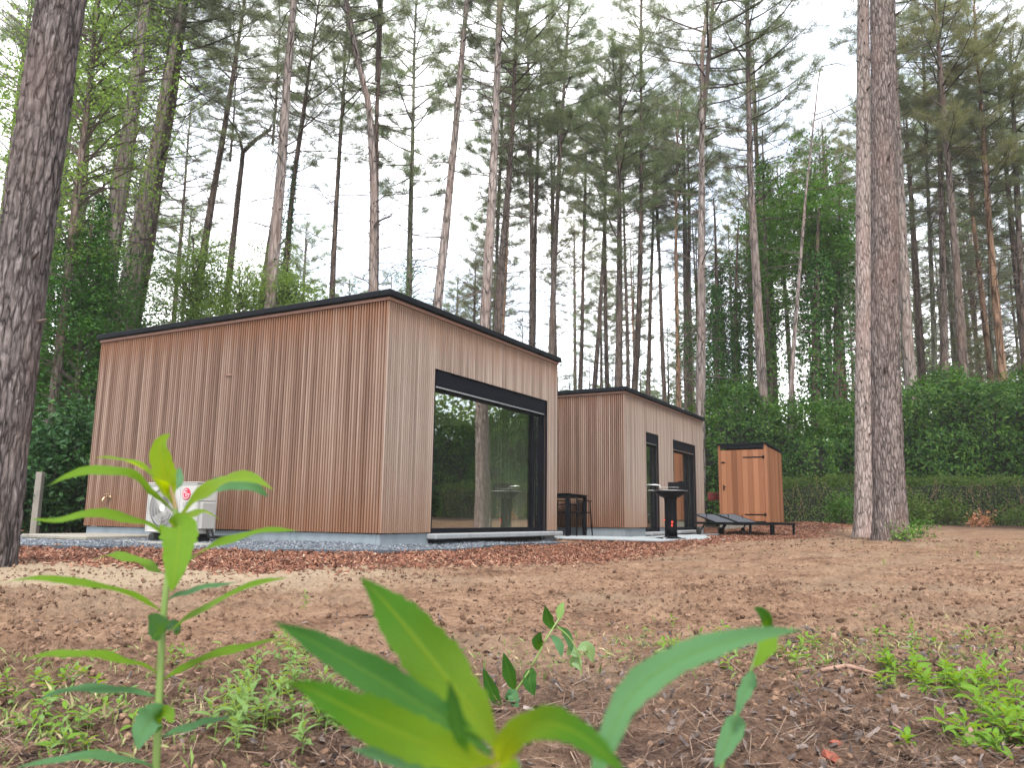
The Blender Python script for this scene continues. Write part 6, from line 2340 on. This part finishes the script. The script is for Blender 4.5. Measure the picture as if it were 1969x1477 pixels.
# ------------------------------------------------------------------ small weeds in the litter
def leaf_mesh(L, w, mat, bend=.35, nu=5):
    t = np.linspace(0, 1, nu + 1)
    pw = np.interp(t, [0, .15, .45, .75, 1], [.12, .6, 1, .65, 0]) * w / 2
    V, UV = [], []
    for i in range(nu + 1):
        x, z = L * t[i] * (1 - .15 * t[i]), -bend * L * t[i] ** 2
        for q in (-1, 0, 1):
            V.append((x, q * pw[i], z + abs(q) * pw[i] * .35))
            UV.append((t[i], (q + 1) / 2))
    F = [(i * 3 + j, (i + 1) * 3 + j, (i + 1) * 3 + j + 1, i * 3 + j + 1) for i in range(nu) for j in range(2)]
    return raw_mesh('leaf', np.array(V), np.array(F), M[mat], None, True, np.array(UV))


M['blade_weed'] = blade_mat('blade_weed', (.13, .24, .03), (.11, .23, .025), (.16, .27, .09), .45, (.2, .3, .08))
M['blade_weed_pale'] = blade_mat('blade_weed_pale', (.15, .25, .07), (.13, .23, .07), (.18, .28, .14), .42, (.22, .3, .14))
LM = {k: leaf_mesh(*v) for k, v in {
    'a': (.052, .019, 'blade_weed'), 'b': (.038, .016, 'blade_weed'), 'c': (.048, .012, 'blade_weed_pale'), 'd': (.034, .013, 'blade_weed_pale')}.items()}
_stems = {}


def small_weed(loc, h, kinds, nl, g, label, group, lean=.15, up=.5):
    w = empty('small_weed', loc, g.random() * 6.28, label, 'weed', group)
    key = round(h, 2)
    if key not in _stems:
        v_, f_ = tubes_tri([np.array([[0, 0, -.02], [lean * h * .2, 0, h * .5], [lean * h, 0, h]])], [np.array([.0016, .0013, .0007])], 5)
        _stems[key] = raw_mesh('stem', v_, f_, M['stem_green'], None, True)
    link('stem', _stems[key], w)
    a = g.random() * 6
    for k in range(nl):
        f = (k + .6) / nl
        a += 2.4 + g.normal(0, .3)
        o = link('leaf', LM[kinds[k % len(kinds)]], w, (lean * h * f ** 1.5, 0, h * (.15 + .85 * f)))
        o.rotation_euler = (g.normal(0, .25), -np.interp(f, [0, 1], [.1, up + .5]) + g.normal(0, .2), a)
        sc_ = np.interp(f, [0, .5, 1], [.8, 1.1, .6]) * g.uniform(.8, 1.2)
        o.scale = (sc_, sc_, sc_)
    return w


def weed_patch(spots, label, group, seed, h=(.03, .09), kinds='ab', nl=(6, 11)):
    g = np.random.default_rng(seed)
    for (u, v, n, su, sv) in spots:
        for _ in range(n):
            uu, vv = g.normal(u, su), min(g.normal(v, sv), 1520)
            q = ground_at(uu, vv)
            if np.hypot(q[0], q[1]) < 1.25:
                continue
            q[2] = float(height(np.array([q[0]]), np.array([q[1]]))[0])
            small_weed(q, float(np.round(g.uniform(*h), 2)), [str(k) for k in g.permutation(list(kinds))], int(g.integers(*nl)), g, label, group, g.normal(.1, .2))


weed_patch([(1905, 1395, 14, 45, 25), (1800, 1345, 11, 50, 16), (1725, 1310, 8, 40, 12), (1900, 1330, 10, 50, 16), (1850, 1440, 7, 50, 16), (1950, 1450, 8, 30, 20)],
           'bright green leafy weed in the crowded patch at lower right', 'weeds in the lower right patch', 201, (.03, .07), 'ab')
weed_patch([(1700, 1250, 6, 90, 16), (1470, 1285, 5, 70, 12), (1560, 1240, 4, 60, 14), (1850, 1250, 4, 60, 12), (1280, 1265, 7, 40, 16), (1340, 1225, 4, 40, 10), (1620, 1290, 6, 70, 12)],
           'small weed on the strip between bare soil and dark litter', 'weeds along the soil edge', 202, (.02, .06), 'bc', (4, 8))
weed_patch([(480, 1395, 13, 40, 30), (560, 1345, 10, 40, 22), (590, 1440, 8, 40, 20), (420, 1440, 7, 35, 20), (545, 1290, 5, 25, 10)],
           'pale green narrow-leaved weed left of the blurred shoot', 'pale weeds left of the shoot', 203, (.05, .12), 'cd', (8, 13))
weed_patch([(120, 1330, 11, 70, 22), (60, 1400, 12, 50, 28), (170, 1420, 9, 60, 25), (330, 1290, 4, 30, 12)],
           'small weed among dry grass at lower left', 'weeds at lower left', 204, (.02, .06), 'bd', (5, 9))
g = np.random.default_rng(9)
for (u, v, h_, lab) in ((585, 1175, .10, 'thin upright weed on bare soil above the blurred shoot'), (1755, 1235, .085, 'single pale upright weed on the bare soil at right'),
                        (1880, 1080, .10, 'low grey-green weed far right on the bare plot'), (1700, 1088, .06, 'tiny grey-green weed on the bare plot below the twin trunks')):
    q = ground_at(u, v)
    small_weed(q, h_, ['b', 'd'], 9, g, lab, None, .05)
# sprawling weed with drooping leaves, right of the shoot
q = ground_at(985, 1375)
DSP = float(np.hypot(q[0], q[1]))
sp_ = empty('sprawling_weed', q, 0, 'sprawling weed with drooping narrow leaves between the two blurred leaves', 'plant')
stalk('stem', [(950, 1385, DSP), (985, 1340, DSP - .02), (1022, 1285, DSP - .03), (1050, 1230, DSP - .03), (1075, 1190, DSP)], (.0030, .0020), 'stem_green', sp_, q)
stalk('stem', [(1070, 1205, DSP), (1095, 1225, DSP), (1115, 1262, DSP), (1118, 1300, DSP)], (.0022, .0014), 'stem_green', sp_, q)
for mt, pts, w_ in (('blade_dark', [(1068, 1210, 0), (1055, 1195, -.01), (1048, 1165, -.02)], 20), ('blade_weed', [(1075, 1195, 0), (1078, 1172, .01), (1084, 1158, .02)], 15),
                    ('blade_dark', [(1040, 1250, 0), (1034, 1235, -.02), (1040, 1215, -.03)], 22), ('blade_dark', [(1025, 1285, 0), (1018, 1310, -.03), (1028, 1340, -.04)], 26),
                    ('blade_dark', [(990, 1330, 0), (980, 1300, -.01), (968, 1255, -.02)], 24), ('blade_dark', [(965, 1365, 0), (945, 1330, -.01), (929, 1285, -.02)], 24),
                    ('blade_far', [(975, 1360, 0), (985, 1335, -.03), (994, 1378, -.05)], 22), ('blade_far', [(1075, 1205, 0), (1092, 1225, .02), (1100, 1255, .02)], 16),
                    ('blade_weed_pale', [(1110, 1250, 0), (1130, 1245, .02), (1140, 1275, .03)], 22), ('blade_weed_pale', [(1117, 1290, 0), (1105, 1270, .02), (1098, 1285, .03)], 20),
                    ('blade_weed_pale', [(1115, 1265, 0), (1100, 1252, .02), (1090, 1262, .03)], 18), ('blade_far', [(1060, 1222, 0), (1075, 1240, -.02), (1080, 1265, -.03)], 16)):
    blade('leaf', [(u, v, DSP + dd) for u, v, dd in pts], w_, mt, sp_, q, .9, .25, .1, 'lance', 10)

# pine cones, stick, brick crumbs, dead leaves
def cone(u, v, label, L=.045, r=.019):
    q = ground_at(u, v)
    q[2] = float(height(np.array([q[0]]), np.array([q[1]]))[0]) + r * .75
    c = empty('pine_cone', q, .4, label, 'pine cone', 'fallen pine cones')
    mb = MB()
    mb.lathe([(.001, -L / 2), (r * .6, -L * .4), (r * .75, -L * .1), (r * .5, L * .3), (.001, L / 2)], 10, (0, 0, 0), 'x')
    mb.build('core', M['cone'], c, True)
    sc_ = MB()
    for k in range(60):
        f = k / 60
        x = -L / 2 + L * f
        rr = r * math.sin(math.pi * (.12 + .85 * f)) ** .7
        a = k * 2.39996
        b = np.array([x, rr * .55 * math.cos(a), rr * .55 * math.sin(a)])
        e = np.array([x + .004, rr * 1.05 * math.cos(a), rr * 1.05 * math.sin(a)])
        tg = np.array([0, -math.sin(a), math.cos(a)]) * .0035
        ax_ = np.array([.0022, 0, 0])
        sc_.add([b - tg * .6, b + tg * .6, e + tg, e - tg, b + ax_, e + ax_ * 1.5], [(0, 1, 2, 3), (3, 2, 5), (0, 3, 5, 4), (1, 4, 5, 2), (0, 4, 1)])
    o = sc_.build('scales', M['cone'], c)
    tag(o, kind='stuff')
    c.rotation_euler = (0, .12, 2.2)


cone(1655, 1420, 'brown pine cone lying on dark litter, the clearly visible one')
cone(1752, 1462, 'pine cone at the bottom edge, half hidden by litter', .040, .018)


def on_ground(u, v, up=0.0):
    q = ground_at(u, v)
    q[2] = float(height(np.array([q[0]]), np.array([q[1]]))[0]) + up
    return q


def stick(pts, r, label, name='stick'):
    P = np.array([on_ground(u, v, r * .8) for u, v in pts])
    q0 = P[0].copy()
    t = np.linspace(0, 1, 14)
    Q = np.stack([np.interp(t, np.linspace(0, 1, len(P)), P[:, k]) for k in range(3)], -1) - q0
    mb = MB()
    mb.tube(Q, np.interp(t, [0, .5, 1], [r, r * 1.1, r * .6]), 8)
    o = mb.build(name, M['stick'], None, True, tuple(q0))
    tag(o, label, 'stick')


stick([(1580, 1312), (1630, 1309), (1692, 1308)], .007, 'smooth brown stick lying at the litter edge on the right')
stick([(1508, 1284), (1535, 1266), (1568, 1258)], .005, 'short brown stick lying slantwise below the bare soil')
stick([(1690, 1390), (1725, 1410), (1750, 1425)], .003, 'thin pale twig beside the pine cone')
stick([(1866, 1425), (1868, 1448)], .012, 'stubby piece of wood at lower right among weeds')
stick([(560, 1150 + 195), (610, 1345), (660, 1340)], .003, 'thin twig on soil left of the blurred leaves')
stick([(330, 1320), (370, 1317), (430, 1318)], .003, 'thin twig lying behind the tall weed')
g = np.random.default_rng(17)
for k, (u, v, s_, mt, nm, lab, ct) in enumerate(((1608, 1441, .014, 'brick_red', 'brick_fragment', 'small red brick fragment on litter below the pine cone', 'brick fragment'),
                                         (1598, 1460, .020, 'brick_red', 'brick_fragment', 'larger pinkish brick fragment at the bottom edge', 'brick fragment'),
                                         (690, 1190, .045, 'clod', 'stone', 'flat pale sandy stone half sunk in the bare soil', 'stone'),
                                         (1545, 1243, .022, 'chips', 'wood_chip', 'large orange wood chip on the soil edge', 'wood chip'),
                                         (905, 1098, .055, 'clod', 'soil_heap', 'dark heap of dug soil at the edge of the mulch', 'soil heap'),
                                         (935, 1102, .04, 'clod', 'soil_heap', 'lower dark soil heap right of the first', 'soil heap'),
                                         (1300, 1168, .016, 'clod', 'clod', 'round dark soil clod on the bare plot left of centre right', 'clod'))):
    q = on_ground(u, v, s_ * .25)
    mb = MB()
    V = ICO[0] * s_ * np.array([1.3, 1.0, .6]) * g.uniform(.8, 1.2, (12, 1))
    mb.add(V, ICO[1].tolist())
    o = mb.build(nm, M[mt], None, False, tuple(q), (0, 0, g.random() * 6))
    tag(o, lab, ct)
for k, (u, v, s_, lab) in enumerate(((1362, 1383, .026, 'grey curled dead leaf, upper one in dark litter'), (1292, 1430, .026, 'grey dead leaf beside a pinkish one at bottom'), (1293, 1412, .022, 'pinkish dead leaf standing on edge at bottom'),
                                     (1338, 1442, .030, 'dark grey dead leaf left of the hanging weed'), (1365, 1455, .034, 'large pale grey dead leaf at the bottom edge'), (1555, 1368, .018, 'small grey dead leaf in middle of dark litter'),
                                     (1625, 1335, .018, 'grey dead leaf near the brown stick'), (1748, 1412, .02, 'blue-grey dead leaf right of the pine cone'), (1668, 1390, .022, 'crumpled dark dead leaf above the pine cone'))):
    q = on_ground(u, v, .004)
    t = np.linspace(0, 1, 6)
    w_ = np.interp(t, [0, .3, .6, 1], [.15, 1, .8, 0]) * s_ * .45
    V = [(s_ * (tt_ - .5), qq * w_[i], .35 * s_ * (abs(qq) * .5 + .5 * math.sin(3 * tt_ + k))) for i, tt_ in enumerate(t) for qq in (-1, 0, 1)]
    F = [(i * 3 + j, (i + 1) * 3 + j, (i + 1) * 3 + j + 1, i * 3 + j + 1) for i in range(5) for j in range(2)]
    o = link('dead_leaf', raw_mesh('dead_leaf', np.array(V), np.array(F), M['dead_leaf'], None, False), None, tuple(q), (g.normal(0, .2), g.normal(0, .2), g.random() * 6))
    tag(o, lab, 'dead leaf', 'dead leaves in the litter')
# thin forest air
hz = MB()
hz.box((-140, -40, -1.6), (140, 112, 38))
hm = bpy.data.materials.new('haze')
hm.use_nodes = True
hm.node_tree.nodes.clear()
h_o = hm.node_tree.nodes.new('ShaderNodeOutputMaterial')
h_v = hm.node_tree.nodes.new('ShaderNodeVolumePrincipled')
h_v.inputs['Color'].default_value = (.90, .93, .93, 1)
h_v.inputs['Density'].default_value = .00065
hm.node_tree.links.new(h_v.outputs[0], h_o.inputs['Volume'])
tag(hz.build('haze', hm), kind='stuff')
print('FACES', sum(len(o.data.polygons) for o in bpy.data.objects if o.type == 'MESH'), 'UNIQUE', sum(len(m_.polygons) for m_ in bpy.data.meshes))
